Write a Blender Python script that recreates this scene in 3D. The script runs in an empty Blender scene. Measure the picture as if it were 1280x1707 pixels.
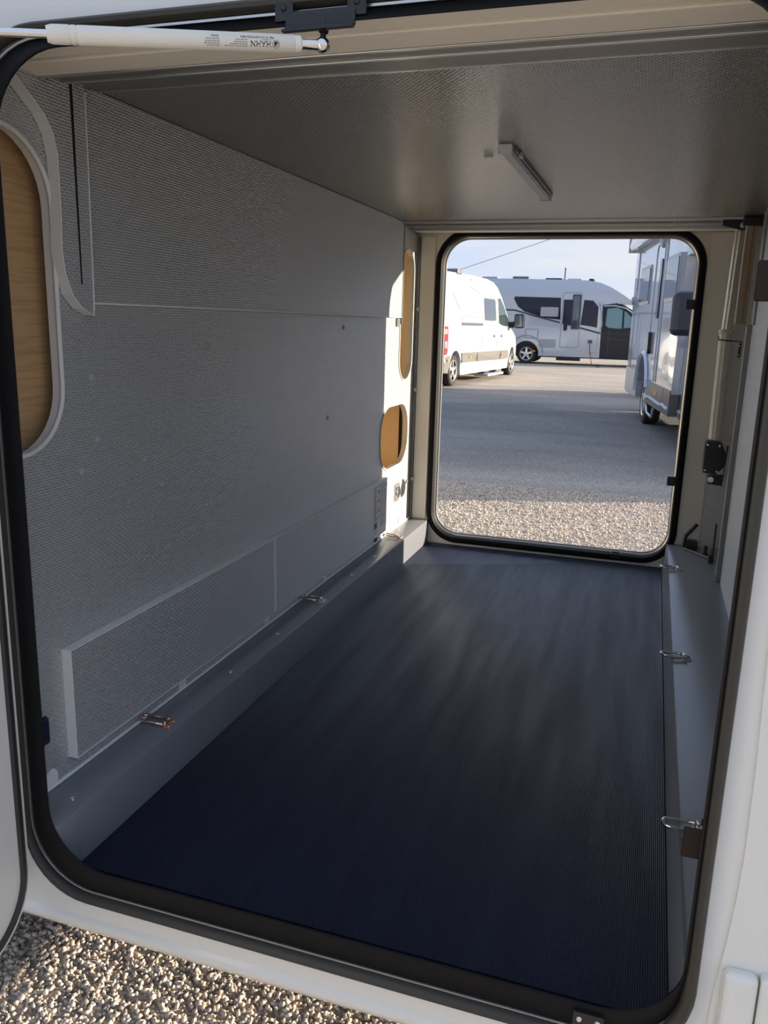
import bpy, bmesh, math, random
import numpy as np
from mathutils import Vector, Matrix
random.seed(7)
S = bpy.context.scene
COL = S.collection
# ------------------------------------------------------------------ camera
cd = bpy.data.cameras.new('camera'); cam = bpy.data.objects.new('camera', cd); COL.objects.link(cam)
# columns: world X, Y, Z axes in image space (right, down, forward)
R = Matrix(((0.94977379, 0.31179722, 0.02668773),
            (0.09579672, -0.20849936, -0.97331958),
            (-0.29791397, 0.92699003, -0.22789638)))
right = Vector(R[0]); down = Vector(R[1]); fwd = Vector(R[2])
m3 = Matrix((right, -down, -fwd)).transposed()
cam.matrix_world = Matrix.Translation((0, -0.933, 0.88)) @ m3.to_4x4()
cd.sensor_fit = 'HORIZONTAL'; cd.sensor_width = 36.0; cd.lens = 36.0*1355/1280
cd.clip_start = 0.02; cd.clip_end = 800
S.camera = cam
# ------------------------------------------------------------------ sun and sky
sd = bpy.data.lights.new('sun', 'SUN'); so = bpy.data.objects.new('sun', sd); COL.objects.link(so)
sd.energy = 7.2; sd.color = (1.0, 0.87, 0.70); sd.angle = math.radians(0.55)
to_sun = Vector((1.02, 0.434, 0.212)).normalized()
so.rotation_euler = to_sun.to_track_quat('Z', 'Y').to_euler()
so.location = (8, 4, 6)
W = bpy.data.worlds.new('sky'); S.world = W; W.use_nodes = True
nt = W.node_tree; nt.nodes.clear()
def N(nt, t, **kw):
    n = nt.nodes.new(t)
    for k, v in kw.items():
        if k == 'op': n.operation = v
        else: setattr(n, k, v)
    return n
wo = N(nt, 'ShaderNodeOutputWorld'); bg = N(nt, 'ShaderNodeBackground')
tc = N(nt, 'ShaderNodeTexCoord'); mp = N(nt, 'ShaderNodeMapping'); mp.inputs['Scale'].default_value = (1.2, 1.2, 7.0)
ns = N(nt, 'ShaderNodeTexNoise'); ns.inputs['Scale'].default_value = 2.6; ns.inputs['Detail'].default_value = 7; ns.inputs['Roughness'].default_value = 0.55
cr = N(nt, 'ShaderNodeValToRGB')
cr.color_ramp.elements[0].position = 0.36; cr.color_ramp.elements[0].color = (0.27, 0.47, 0.90, 1)
cr.color_ramp.elements[1].position = 0.56; cr.color_ramp.elements[1].color = (0.60, 0.66, 0.77, 1)
sep = N(nt, 'ShaderNodeSeparateXYZ'); mr = N(nt, 'ShaderNodeMapRange')
mr.inputs['From Min'].default_value = 0.0; mr.inputs['From Max'].default_value = 0.16; mr.inputs['To Min'].default_value = 1; mr.inputs['To Max'].default_value = 0
mx = N(nt, 'ShaderNodeMix', data_type='RGBA'); mx.inputs['B'].default_value = (0.73, 0.74, 0.75, 1)
nt.links.new(tc.outputs['Generated'], mp.inputs[0]); nt.links.new(mp.outputs[0], ns.inputs['Vector'])
nt.links.new(ns.outputs['Fac'], cr.inputs[0]); nt.links.new(cr.outputs[0], mx.inputs['A'])
nt.links.new(tc.outputs['Generated'], sep.inputs[0]); nt.links.new(sep.outputs['Z'], mr.inputs['Value'])
nt.links.new(mr.outputs[0], mx.inputs['Factor']); nt.links.new(mx.outputs['Result'], bg.inputs[0])
bg.inputs[1].default_value = 0.78; nt.links.new(bg.outputs[0], wo.inputs[0])
S.view_settings.view_transform = 'Standard'; S.view_settings.look = 'None'
S.view_settings.exposure = 0.62; S.view_settings.gamma = 1.0; S.view_settings.use_curve_mapping = False

# ------------------------------------------------------------------ materials
MATS = {}
def mat(name, col, rough=0.5, metal=0.0, coat=0.0, noise=None, bump=None, emit=None, spec=0.5, rnoise=None, trans=0.0, alpha=1.0):
    """noise=(scale,(col2),lo,hi,stretch)  bump=(kind,...)"""
    if name in MATS: return MATS[name]
    m = bpy.data.materials.new(name); m.use_nodes = True; nt = m.node_tree
    b = nt.nodes['Principled BSDF']
    b.inputs['Base Color'].default_value = (*col, 1); b.inputs['Roughness'].default_value = rough
    b.inputs['Metallic'].default_value = metal; b.inputs['Coat Weight'].default_value = coat
    b.inputs['Specular IOR Level'].default_value = spec
    b.inputs['Transmission Weight'].default_value = trans
    tc = N(nt, 'ShaderNodeTexCoord')
    if noise:
        sc, c2, lo, hi, st = noise
        mp = N(nt, 'ShaderNodeMapping'); mp.inputs['Scale'].default_value = st
        ns = N(nt, 'ShaderNodeTexNoise'); ns.inputs['Scale'].default_value = sc; ns.inputs['Detail'].default_value = 5
        cr = N(nt, 'ShaderNodeValToRGB'); cr.color_ramp.elements[0].position = lo; cr.color_ramp.elements[1].position = hi
        cr.color_ramp.elements[0].color = (*col, 1); cr.color_ramp.elements[1].color = (*c2, 1)
        nt.links.new(tc.outputs['Object'], mp.inputs[0]); nt.links.new(mp.outputs[0], ns.inputs['Vector'])
        nt.links.new(ns.outputs['Fac'], cr.inputs[0]); nt.links.new(cr.outputs[0], b.inputs['Base Color'])
    if rnoise:
        sc, r1, r2, st = rnoise
        mp = N(nt, 'ShaderNodeMapping'); mp.inputs['Scale'].default_value = st
        ns = N(nt, 'ShaderNodeTexNoise'); ns.inputs['Scale'].default_value = sc; ns.inputs['Detail'].default_value = 4
        mr = N(nt, 'ShaderNodeMapRange'); mr.inputs['From Min'].default_value = 0.35; mr.inputs['From Max'].default_value = 0.65
        mr.inputs['To Min'].default_value = r1; mr.inputs['To Max'].default_value = r2
        nt.links.new(tc.outputs['Object'], mp.inputs[0]); nt.links.new(mp.outputs[0], ns.inputs['Vector'])
        nt.links.new(ns.outputs['Fac'], mr.inputs['Value']); nt.links.new(mr.outputs[0], b.inputs['Roughness'])
    if bump:
        bp = N(nt, 'ShaderNodeBump')
        if bump[0] == 'noise':
            _, sc, strength, dist = bump
            ns = N(nt, 'ShaderNodeTexNoise'); ns.inputs['Scale'].default_value = sc; ns.inputs['Detail'].default_value = 4
            nt.links.new(tc.outputs['Object'], ns.inputs['Vector']); nt.links.new(ns.outputs['Fac'], bp.inputs['Height'])
        elif bump[0] == 'dimple':
            # staggered hammered dimples: cos(u)*cos(v) on two object axes
            _, axes, pu, pv, strength, dist = bump
            sp = N(nt, 'ShaderNodeSeparateXYZ'); nt.links.new(tc.outputs['Object'], sp.inputs[0])
            cs = []
            for ax, p in zip(axes, (pu, pv)):
                mu = N(nt, 'ShaderNodeMath', op='MULTIPLY'); mu.inputs[1].default_value = 2*math.pi/p
                nt.links.new(sp.outputs[ax], mu.inputs[0])
                c = N(nt, 'ShaderNodeMath', op='COSINE'); nt.links.new(mu.outputs[0], c.inputs[0]); cs.append(c)
            pr = N(nt, 'ShaderNodeMath', op='MULTIPLY')
            nt.links.new(cs[0].outputs[0], pr.inputs[0]); nt.links.new(cs[1].outputs[0], pr.inputs[1])
            cl = N(nt, 'ShaderNodeMath', op='MAXIMUM'); cl.inputs[1].default_value = -0.15
            nt.links.new(pr.outputs[0], cl.inputs[0])
            m2_ = N(nt, 'ShaderNodeMath', op='MULTIPLY'); m2_.inputs[1].default_value = 4*math.pi/pv
            nt.links.new(sp.outputs[axes[1]], m2_.inputs[0])
            c2_ = N(nt, 'ShaderNodeMath', op='COSINE'); nt.links.new(m2_.outputs[0], c2_.inputs[0])
            ma = N(nt, 'ShaderNodeMath', op='MULTIPLY_ADD'); ma.inputs[1].default_value = 0.30
            nt.links.new(c2_.outputs[0], ma.inputs[0]); nt.links.new(cl.outputs[0], ma.inputs[2]); nt.links.new(ma.outputs[0], bp.inputs['Height'])
        elif bump[0] == 'rib':
            _, ax, p, strength, dist = bump
            sp = N(nt, 'ShaderNodeSeparateXYZ'); nt.links.new(tc.outputs['Object'], sp.inputs[0])
            mu = N(nt, 'ShaderNodeMath', op='MULTIPLY'); mu.inputs[1].default_value = 2*math.pi/p
            nt.links.new(sp.outputs[ax], mu.inputs[0])
            c = N(nt, 'ShaderNodeMath', op='COSINE'); nt.links.new(mu.outputs[0], c.inputs[0]); nt.links.new(c.outputs[0], bp.inputs['Height'])
        bp.inputs['Strength'].default_value = strength; bp.inputs['Distance'].default_value = dist
        nt.links.new(bp.outputs[0], b.inputs['Normal'])
    MATS[name] = m
    return m
EMB = dict(rough=0.34, metal=0.45)
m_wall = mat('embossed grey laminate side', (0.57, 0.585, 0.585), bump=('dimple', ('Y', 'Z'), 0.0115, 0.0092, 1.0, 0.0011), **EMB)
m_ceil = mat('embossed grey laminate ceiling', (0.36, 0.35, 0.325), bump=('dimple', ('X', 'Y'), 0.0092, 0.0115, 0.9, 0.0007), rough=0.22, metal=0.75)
m_back = mat('embossed grey laminate back', (0.70, 0.70, 0.68), bump=('dimple', ('X', 'Z'), 0.0092, 0.0115, 1.0, 0.0012), **EMB)
m_edge = mat('grey edging strip', (0.70, 0.70, 0.67), 0.45)
m_ledg2 = mat('light edging strip', (0.86, 0.86, 0.82), 0.45)
m_ledge = mat('slate grey sill paint', (0.235, 0.245, 0.265), 0.26, 0.1, bump=('noise', 300, 0.05, 0.0005))
m_bead = mat('pale sealant', (0.88, 0.88, 0.86), 0.5)
m_cover = mat('plain grey cover', (0.46, 0.465, 0.46), 0.4, 0.2)
m_floor = mat('ribbed navy rubber', (0.007, 0.010, 0.032), 0.5, noise=(3.0, (0.012, 0.017, 0.044), 0.45, 0.75, (5, 0.4, 1)), rnoise=(3, 0.34, 0.48, (7, 0.6, 1)), bump=('rib', 'X', 0.0033, 0.8, 0.0006), spec=0.45)
m_cream = mat('cream moulding', (0.82, 0.76, 0.65), 0.5, bump=('noise', 400, 0.06, 0.0005))
m_skin = mat('white body paint', (0.76, 0.75, 0.70), 0.25, coat=0.4, bump=('noise', 3, 0.03, 0.01))
m_black = mat('black rubber', (0.007, 0.007, 0.008), 0.6, spec=0.15, bump=('noise', 180, 0.08, 0.001))
m_gask = mat('dull rubber gasket', (0.035, 0.034, 0.031), 0.55, bump=('noise', 120, 0.15, 0.001))
m_bplas = mat('black moulded plastic', (0.012, 0.012, 0.013), 0.4)
m_brown = mat('dark brown coated steel', (0.022, 0.012, 0.009), 0.5, spec=0.2)
m_chrome = mat('polished steel', (0.78, 0.76, 0.73), 0.14, 1.0)
m_copper = mat('pinkish plated steel', (0.80, 0.58, 0.48), 0.2, 1.0)
m_alu = mat('satin aluminium', (0.62, 0.61, 0.58), 0.3, 0.85)
m_aludk = mat('anodised grey aluminium', (0.22, 0.22, 0.21), 0.4, 0.5)
m_bronze = mat('light oak lipping', (0.42, 0.32, 0.21), 0.5, noise=(12, (0.32, 0.23, 0.14), 0.4, 0.7, (6, 6, 0.4)))
m_oak = mat('light oak veneer', (0.60, 0.38, 0.19), 0.5, noise=(18, (0.45, 0.27, 0.12), 0.45, 0.75, (1, 0.6, 9)), bump=('noise', 90, 0.05, 0.001))
m_white = mat('white plastic', (0.72, 0.72, 0.69), 0.4)
m_tube = mat('cream powder coated tube', (0.74, 0.72, 0.65), 0.35)
m_ink = mat('black ink', (0.02, 0.02, 0.02), 0.6)
m_greyink = mat('faint grey ink', (0.25, 0.25, 0.25), 0.6)
m_label = mat('pale grey label film', (0.50, 0.52, 0.53), 0.4)
m_paper = mat('white paper', (0.85, 0.85, 0.84), 0.6)
m_dark = mat('dark void lining', (0.01, 0.01, 0.01), 0.8)
m_slot = mat('groove shadow gap', (0.03, 0.025, 0.022), 0.7)

# ------------------------------------------------------------------ geometry helpers
def link(name, me, m=None, parent=None, smooth=False):
    o = bpy.data.objects.new(name, me); COL.objects.link(o)
    if m is not None:
        for k in (m if isinstance(m, (list, tuple)) else [m]): me.materials.append(k)
    if smooth:
        me.polygons.foreach_set('use_smooth', [True]*len(me.polygons))
    if parent is not None: put(o, parent)
    return o
def put(o, p):
    o.parent = p
    o.matrix_parent_inverse = mw(p).inverted()
def mw(o):
    M = Matrix.Translation(o.location) @ o.rotation_euler.to_matrix().to_4x4()
    if o.parent: M = mw(o.parent) @ o.matrix_parent_inverse @ M
    return M
def bmobj(name, bm, m=None, parent=None, smooth=False, bevel=0, seg=2):
    if bevel:
        bmesh.ops.recalc_face_normals(bm, faces=bm.faces); bm.normal_update()
        bmesh.ops.bevel(bm, geom=[e for e in bm.edges if len(e.link_faces) == 2 and e.calc_face_angle(0) > 0.5], offset=bevel, segments=seg, affect='EDGES', clamp_overlap=True, profile=0.5)
    bmesh.ops.recalc_face_normals(bm, faces=bm.faces)
    me = bpy.data.meshes.new(name); bm.to_mesh(me); bm.free()
    return link(name, me, m, parent, smooth)
def abox(bm, x0, x1, y0, y1, z0, z1):
    v = [bm.verts.new(p) for p in ((x0,y0,z0),(x1,y0,z0),(x1,y1,z0),(x0,y1,z0),(x0,y0,z1),(x1,y0,z1),(x1,y1,z1),(x0,y1,z1))]
    for f in ((0,3,2,1),(4,5,6,7),(0,1,5,4),(1,2,6,5),(2,3,7,6),(3,0,4,7)): bm.faces.new([v[i] for i in f])
def box(name, x0, x1, y0, y1, z0, z1, m, parent=None, bevel=0):
    bm = bmesh.new(); abox(bm, x0, x1, y0, y1, z0, z1)
    return bmobj(name, bm, m, parent, bevel=bevel)
def atube(bm, pts, r, n=10, closed=False, caps=True):
    pts = [Vector(p) for p in pts]; K = len(pts); rings = []
    rr = r if isinstance(r, (list, tuple)) else [r]*K
    up = None
    for i, p in enumerate(pts):
        if closed: t = pts[(i+1) % K] - pts[i-1]
        else: t = pts[min(i+1, K-1)] - pts[max(i-1, 0)]
        if t.length < 1e-9: t = pts[-1]-pts[0]
        t.normalize()
        if up is None:
            up = Vector((0, 0, 1)) if abs(t.z) < 0.9 else Vector((1, 0, 0))
        a = up - t*up.dot(t)
        if a.length < 1e-6: a = t.orthogonal()
        a.normalize(); up = a; b = t.cross(a)
        rings.append([bm.verts.new(p + (a*math.cos(2*math.pi*k/n) + b*math.sin(2*math.pi*k/n))*rr[i]) for k in range(n)])
    M = K if closed else K-1
    for i in range(M):
        A, B = rings[i], rings[(i+1) % K]
        for k in range(n): bm.faces.new((A[k], A[(k+1) % n], B[(k+1) % n], B[k]))
    if caps and not closed:
        bm.faces.new(rings[0][::-1]); bm.faces.new(rings[-1])
def tube(name, pts, r, m, parent=None, n=12, closed=False):
    bm = bmesh.new(); atube(bm, pts, r, n, closed)
    return bmobj(name, bm, m, parent, smooth=True) if n > 8 and closed else bmobj_auto(name, bm, m, parent)
def bmobj_auto(name, bm, m, parent):
    # smooth sides, flat caps
    bmesh.ops.recalc_face_normals(bm, faces=bm.faces)
    for f in bm.faces: f.smooth = len(f.verts) <= 4
    for e in bm.edges:
        if len(e.link_faces) == 2 and e.calc_face_angle(0) > 0.7: e.smooth = False
    me = bpy.data.meshes.new(name); bm.to_mesh(me); bm.free()
    return link(name, me, m, parent)
def lathe(name, p0, axis, prof, m, parent=None, n=20):
    """prof: list of (t along axis, radius)"""
    ax = Vector(axis).normalized(); a = ax.orthogonal().normalized(); b = ax.cross(a); p0 = Vector(p0)
    bm = bmesh.new(); rings = []
    for t, r in prof:
        rings.append([bm.verts.new(p0 + ax*t + (a*math.cos(2*math.pi*k/n)+b*math.sin(2*math.pi*k/n))*max(r, 1e-5)) for k in range(n)])
    for A, B in zip(rings, rings[1:]):
        for k in range(n): bm.faces.new((A[k], A[(k+1) % n], B[(k+1) % n], B[k]))
    bm.faces.new(rings[0][::-1]); bm.faces.new(rings[-1])
    return bmobj_auto(name, bm, m, parent)
def rrect(a0, a1, b0, b1, r, n=8):
    """rounded rectangle, ccw, in (a,b)"""
    r = min(r, (a1-a0)/2-1e-5, (b1-b0)/2-1e-5); pts = []
    for cx, cy, s in ((a1-r, b1-r, 0), (a0+r, b1-r, 90), (a0+r, b0+r, 180), (a1-r, b0+r, 270)):
        for i in range(n+1):
            t = math.radians(s+90*i/n); pts.append((cx+r*math.cos(t), cy+r*math.sin(t)))
    return pts
def to3(ax, a, b, c):
    return {'X': (c, a, b), 'Y': (a, c, b), 'Z': (a, b, c)}[ax]
def plate(name, outer, holes, ax, c0, c1, m, parent=None, hole_mat=None, smooth_holes=False):
    """flat slab between planes c0..c1 on axis ax, 2-D outline with holes"""
    bm = bmesh.new(); layers = []
    loops = [outer]+list(holes)
    for c in (c0, c1):
        es = []; L = []
        for lp in loops:
            vs = [bm.verts.new(to3(ax, a, b, c)) for a, b in lp]; L.append(vs)
            for i in range(len(vs)): es.append(bm.edges.new((vs[i], vs[(i+1) % len(vs)])))
        bmesh.ops.triangle_fill(bm, edges=es, use_beauty=True, use_dissolve=False)
        layers.append(L)
    for k, (A, B) in enumerate(zip(*layers)):
        for i in range(len(A)):
            j = (i+1) % len(A)
            f = bm.faces.new((A[i], A[j], B[j], B[i]))
            if k and hole_mat: f.material_index = 1
    return bmobj(name, bm, [m, hole_mat] if hole_mat else m, parent)
def ring_sweep(name, rect, r, secs, m, parent=None, ax='Y', n=10, closed=True, smooth=True):
    """rect=(a0,a1,b0,b1); secs list of (offset, c[, matindex]) ; lofts rounded rects"""
    bm = bmesh.new(); L = []
    for s in secs:
        o, c = s[0], s[1]
        L.append([bm.verts.new(to3(ax, a, b, c)) for a, b in rrect(rect[0]-o, rect[1]+o, rect[2]-o, rect[3]+o, max(r+o, .002), n)])
    K = len(L)
    for i in range(K if closed else K-1):
        A, B = L[i], L[(i+1) % K]; q = len(A)
        for k in range(q):
            f = bm.faces.new((A[k], A[(k+1) % q], B[(k+1) % q], B[k]))
            f.material_index = secs[i][2] if len(secs[i]) > 2 else 0
    o = bmobj(name, bm, m, parent)
    if smooth: shade(o, 40)
    return o
def shade(o, deg=35):
    bm = bmesh.new(); bm.from_mesh(o.data)
    for f in bm.faces: f.smooth = True
    for e in bm.edges:
        if len(e.link_faces) == 2 and e.calc_face_angle(0) > math.radians(deg): e.smooth = False
    bm.to_mesh(o.data); bm.free()
def thing(name, label, cat, loc=(0,0,0), group=None, rz=0):
    o = bpy.data.objects.new(name, None); COL.objects.link(o); o.location = loc; o.rotation_euler = (0,0,rz)
    o.empty_display_size = 0.1
    tag(o, label, cat, group); return o
def tag(o, label, cat, group=None):
    o['label'] = label; o['category'] = cat
    if group: o['group'] = group
    return o
def struct(o, label=None, cat=None):
    o['kind'] = 'structure'
    if label: o['label'] = label
    if cat: o['category'] = cat
    return o
def text(name, s, size, org, xdir, ydir, m, parent, align='LEFT', thick=0.0):
    cu = bpy.data.curves.new(name, 'FONT'); cu.body = s; cu.size = size; cu.align_x = align; cu.extrude = thick; cu.resolution_u = 3
    t = bpy.data.objects.new(name, cu); COL.objects.link(t)
    dg = bpy.context.evaluated_depsgraph_get(); me = bpy.data.meshes.new_from_object(t.evaluated_get(dg))
    bpy.data.objects.remove(t); bpy.data.curves.remove(cu)
    x = Vector(xdir).normalized(); y = Vector(ydir).normalized(); z = x.cross(y).normalized(); y = z.cross(x)
    me.transform(Matrix((x, y, z)).transposed().to_4x4()); me.transform(Matrix.Translation(org))
    return link(name, me, m, parent)

G = -0.48      # ground level (floor of the garage is z = 0)
# ================================================================== GROUND
def ground_mat():
    m = bpy.data.materials.new('gravelly asphalt'); m.use_nodes = True; nt = m.node_tree; b = nt.nodes['Principled BSDF']
    tc = N(nt, 'ShaderNodeTexCoord'); sp = N(nt, 'ShaderNodeSeparateXYZ'); nt.links.new(tc.outputs['Object'], sp.inputs[0])
    wob = N(nt, 'ShaderNodeTexNoise'); wob.inputs['Scale'].default_value = 0.5; nt.links.new(tc.outputs['Object'], wob.inputs['Vector'])
    ad = N(nt, 'ShaderNodeMath', op='MULTIPLY_ADD'); ad.inputs[1].default_value = 3.0
    nt.links.new(wob.outputs['Fac'], ad.inputs[0]); nt.links.new(sp.outputs['Y'], ad.inputs[2])
    r = N(nt, 'ShaderNodeValToRGB'); mr = N(nt, 'ShaderNodeMapRange'); mr.inputs['From Min'].default_value = 0; mr.inputs['From Max'].default_value = 40
    nt.links.new(ad.outputs[0], mr.inputs['Value']); nt.links.new(mr.outputs[0], r.inputs[0])
    e = r.color_ramp.elements; e[0].position = 0; e[0].color = (0.52, 0.45, 0.37, 1); e[1].position = 1.0; e[1].color = (0.52, 0.45, 0.36, 1)
    for p, c in ((0.17, (0.44, 0.38, 0.32)), (0.27, (0.23, 0.22, 0.215)), (0.36, (0.20, 0.195, 0.195)), (0.372, (0.27, 0.26, 0.25)), (0.50, (0.42, 0.37, 0.32)), (0.58, (0.50, 0.43, 0.35))):
        q = e.new(p); q.color = (*c, 1)
    sm = N(nt, 'ShaderNodeTexNoise'); sm.inputs['Scale'].default_value = 70; sm.inputs['Detail'].default_value = 3
    big = N(nt, 'ShaderNodeTexNoise'); big.inputs['Scale'].default_value = 0.9; big.inputs['Detail'].default_value = 5
    mp = N(nt, 'ShaderNodeMapping'); mp.inputs['Scale'].default_value = (0.5, 1.6, 1); nt.links.new(tc.outputs['Object'], mp.inputs[0])
    nt.links.new(tc.outputs['Object'], sm.inputs['Vector']); nt.links.new(mp.outputs[0], big.inputs['Vector'])
    g1 = N(nt, 'ShaderNodeMapRange'); g1.inputs['From Min'].default_value = 0.3; g1.inputs['From Max'].default_value = 0.7; g1.inputs['To Min'].default_value = 0.55; g1.inputs['To Max'].default_value = 1.45
    nt.links.new(sm.outputs['Fac'], g1.inputs['Value'])
    g2 = N(nt, 'ShaderNodeMapRange'); g2.inputs['From Min'].default_value = 0.3; g2.inputs['From Max'].default_value = 0.7; g2.inputs['To Min'].default_value = 0.85; g2.inputs['To Max'].default_value = 1.15
    nt.links.new(big.outputs['Fac'], g2.inputs['Value'])
    mu = N(nt, 'ShaderNodeMath', op='MULTIPLY'); nt.links.new(g1.outputs[0], mu.inputs[0]); nt.links.new(g2.outputs[0], mu.inputs[1])
    vm = N(nt, 'ShaderNodeVectorMath', op='SCALE'); nt.links.new(r.outputs[0], vm.inputs[0]); nt.links.new(mu.outputs[0], vm.inputs['Scale'])
    nt.links.new(vm.outputs[0], b.inputs['Base Color']); b.inputs['Roughness'].default_value = 0.9; b.inputs['Specular IOR Level'].default_value = 0.2
    bp = N(nt, 'ShaderNodeBump'); bp.inputs['Strength'].default_value = 0.9; bp.inputs['Distance'].default_value = 0.006
    vo = N(nt, 'ShaderNodeTexVoronoi'); vo.inputs['Scale'].default_value = 90
    nt.links.new(tc.outputs['Object'], vo.inputs['Vector'])
    iv = N(nt, 'ShaderNodeMath', op='SUBTRACT'); iv.inputs[0].default_value = 1; nt.links.new(vo.outputs['Distance'], iv.inputs[1])
    nt.links.new(iv.outputs[0], bp.inputs['Height']); nt.links.new(bp.outputs[0], b.inputs['Normal'])
    return m
bm = bmesh.new(); abox(bm, -150, 150, -60, 240, G-0.3, G)
ground = struct(bmobj('ground', bm, ground_mat()), 'wide lot surface of pale gravel close by, dark asphalt further off', 'ground')
# loose gravel as one countless pile around the near sill and beyond the far opening
def gravel(name, x0, x1, y0, y1, n, smin, smax, seed, lab):
    rng = np.random.default_rng(seed)
    ico = bmesh.new(); bmesh.ops.create_icosphere(ico, subdivisions=1, radius=1)
    V = np.array([v.co[:] for v in ico.verts]); F = np.array([[v.index for v in f.verts] for f in ico.faces]); ico.free()
    nv, nf = len(V), len(F)
    s = rng.uniform(smin, smax, (n, 1, 1)); aniso = rng.uniform(0.6, 1.25, (n, 1, 3)); jit = rng.uniform(0.6, 1.35, (n, nv, 1))
    P = V[None]*jit*aniso*s
    a = rng.uniform(0, 6.28, n); b2 = rng.uniform(-.8, .8, n)
    ca, sa, cb, sb = np.cos(a), np.sin(a), np.cos(b2), np.sin(b2)
    Rm = np.stack([np.stack([ca, -sa*cb, sa*sb], -1), np.stack([sa, ca*cb, -ca*sb], -1), np.stack([0*ca, sb, cb], -1)], 1)
    P = np.einsum('nij,nvj->nvi', Rm, P)
    c = np.stack([rng.uniform(x0, x1, n), rng.uniform(y0, y1, n), G + s[:, 0, 0]*rng.uniform(0.1, 0.9, n)], -1)
    P = (P + c[:, None]).reshape(-1, 3); FF = (F[None] + (np.arange(n)*nv)[:, None, None]).reshape(-1, 3)
    me = bpy.data.meshes.new(name); me.vertices.add(len(P)); me.vertices.foreach_set('co', P.ravel().astype(np.float32))
    me.loops.add(FF.size); me.loops.foreach_set('vertex_index', FF.ravel().astype(np.int32))
    me.polygons.add(len(FF)); me.polygons.foreach_set('loop_start', np.arange(0, FF.size, 3, dtype=np.int32)); me.polygons.foreach_set('loop_total', np.full(len(FF), 3, np.int32))
    mi = rng.choice(3, n, p=[.5, .35, .15]); me.update(calc_edges=True)
    gm = [mat('pale stone', (0.70, 0.60, 0.50), 0.9, spec=0.15), mat('buff stone', (0.60, 0.50, 0.40), 0.9, spec=0.15), mat('grey brown stone', (0.37, 0.32, 0.27), 0.9, spec=0.15)]
    for k in gm: me.materials.append(k)
    me.polygons.foreach_set('material_index', np.repeat(mi, nf).astype(np.int32))
    me.validate()
    o = bpy.data.objects.new(name, me); COL.objects.link(o); o['kind'] = 'stuff'; tag(o, lab, 'gravel'); return o
gravel('gravel', -1.75, 0.1, -0.25, 1.2, 34000, 0.0032, 0.0072, 3, 'sunlit pale gravel lying under the near sill, lower left')
gravel('gravel', -2.0, 0.9, 2.3, 6.0, 26000, 0.004, 0.0085, 4, 'fine sunlit gravel just outside the far opening')

# ================================================================== VEHICLE SHELL (the garage)
XL, XR, YF, ZC = -0.90, 0.267, 2.214, 1.228
XE = 0.64            # rear end of the vehicle body
NR = (-0.872, 0.112, -0.012, 1.211)        # near opening, inner rounded rect
FR = (-0.803, 0.116, 0.034, 1.200)        # far opening
# near outer skin with the opening in it
o = 0.012
skin = plate('wall_front', [(-5.2, -0.07), (XE, -0.07), (XE, 1.95), (-5.2, 1.95)], [rrect(NR[0]-o, NR[1]+o, NR[2]-o, NR[3]+o, .10, 12)], 'Y', 0.0, 0.022, m_skin)
struct(skin)
# rolled lower skirt of the skin
bm = bmesh.new(); prof = [(-0.07, 0.0), (-0.076, -0.004), (-0.083, -0.006), (-0.090, -0.004), (-0.098, 0.002), (-0.106, 0.008), (-0.110, 0.02), (-0.105, 0.05), (-0.07, 0.05)]
ra = [bm.verts.new((-5.2, y, z)) for z, y in prof]; rb = [bm.verts.new((XE, y, z)) for z, y in prof]
for i in range(len(prof)): j = (i+1) % len(prof); bm.faces.new((ra[i], ra[j], rb[j], rb[i]))
bm.faces.new(ra); bm.faces.new(rb[::-1]); s = bmobj('skirt_roll', bm, m_skin, skin); shade(s, 50)
# bumper / corner moulding on the right of the opening
cm = plate('corner_moulding', [(0.139, -0.06), (XE, -0.06), (XE, 1.9), (0.150, 1.9), (0.150, 0.53), (0.1545, 0.40), (0.156, 0.29), (0.154, 0.222), (0.150, 0.16), (0.143, 0.09), (0.140, 0.0)], [], 'Y', -0.004, 0.001, m_skin, skin)
bpb = bmesh.new(); abox(bpb, 0.150, 0.1895, -0.020, 0.0, -0.105, 0.132); bmobj('bumper_cover', bpb, m_skin, skin, bevel=0.0085, seg=4)
bpb = bmesh.new(); abox(bpb, 0.1910, XE, -0.020, 0.0, -0.105, 0.134); bmobj('bumper_cover', bpb, m_skin, skin, bevel=0.006, seg=4)
# far outer wall
fo = plate('wall_back', [(-5.2, -0.10), (XE, -0.10), (XE, 1.95), (-5.2, 1.95)], [rrect(FR[0]-.004, FR[1]+.004, FR[2]-.004, FR[3]+.004, .10, 12)], 'Y', YF, YF+0.030, m_cream)
struct(fo)
# roof, floor slab, body ends, so the sun is really blocked
struct(box('roof', -5.2, XE, 0.023, YF-.001, 1.90, 1.95, m_skin))
struct(box('wall_rear', XE-0.03, XE-0.001, 0.023, YF-0.001, -0.107, 1.899, m_skin))
struct(box('wall_cab', -5.2, -5.15, 0.023, YF-0.001, -0.107, 1.899, m_skin))
under = struct(box('underbody', -5.149, XE-0.031, 0.051, YF-0.001, -0.105, -0.022, m_dark))
# floor
fl = struct(box('floor', XL+0.082, 0.099, 0.0262, YF-0.002, -0.020, 0.0, m_floor))
# ceiling: two boards with a fine joint
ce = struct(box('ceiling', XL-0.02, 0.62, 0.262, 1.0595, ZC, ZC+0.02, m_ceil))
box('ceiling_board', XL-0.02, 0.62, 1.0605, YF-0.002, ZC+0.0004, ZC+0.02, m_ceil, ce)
# small grey pin mark in the ceiling
box('ceiling_pin', -0.385, -0.366, 0.889, 0.894, ZC-0.003, ZC, m_edge, ce)
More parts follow.
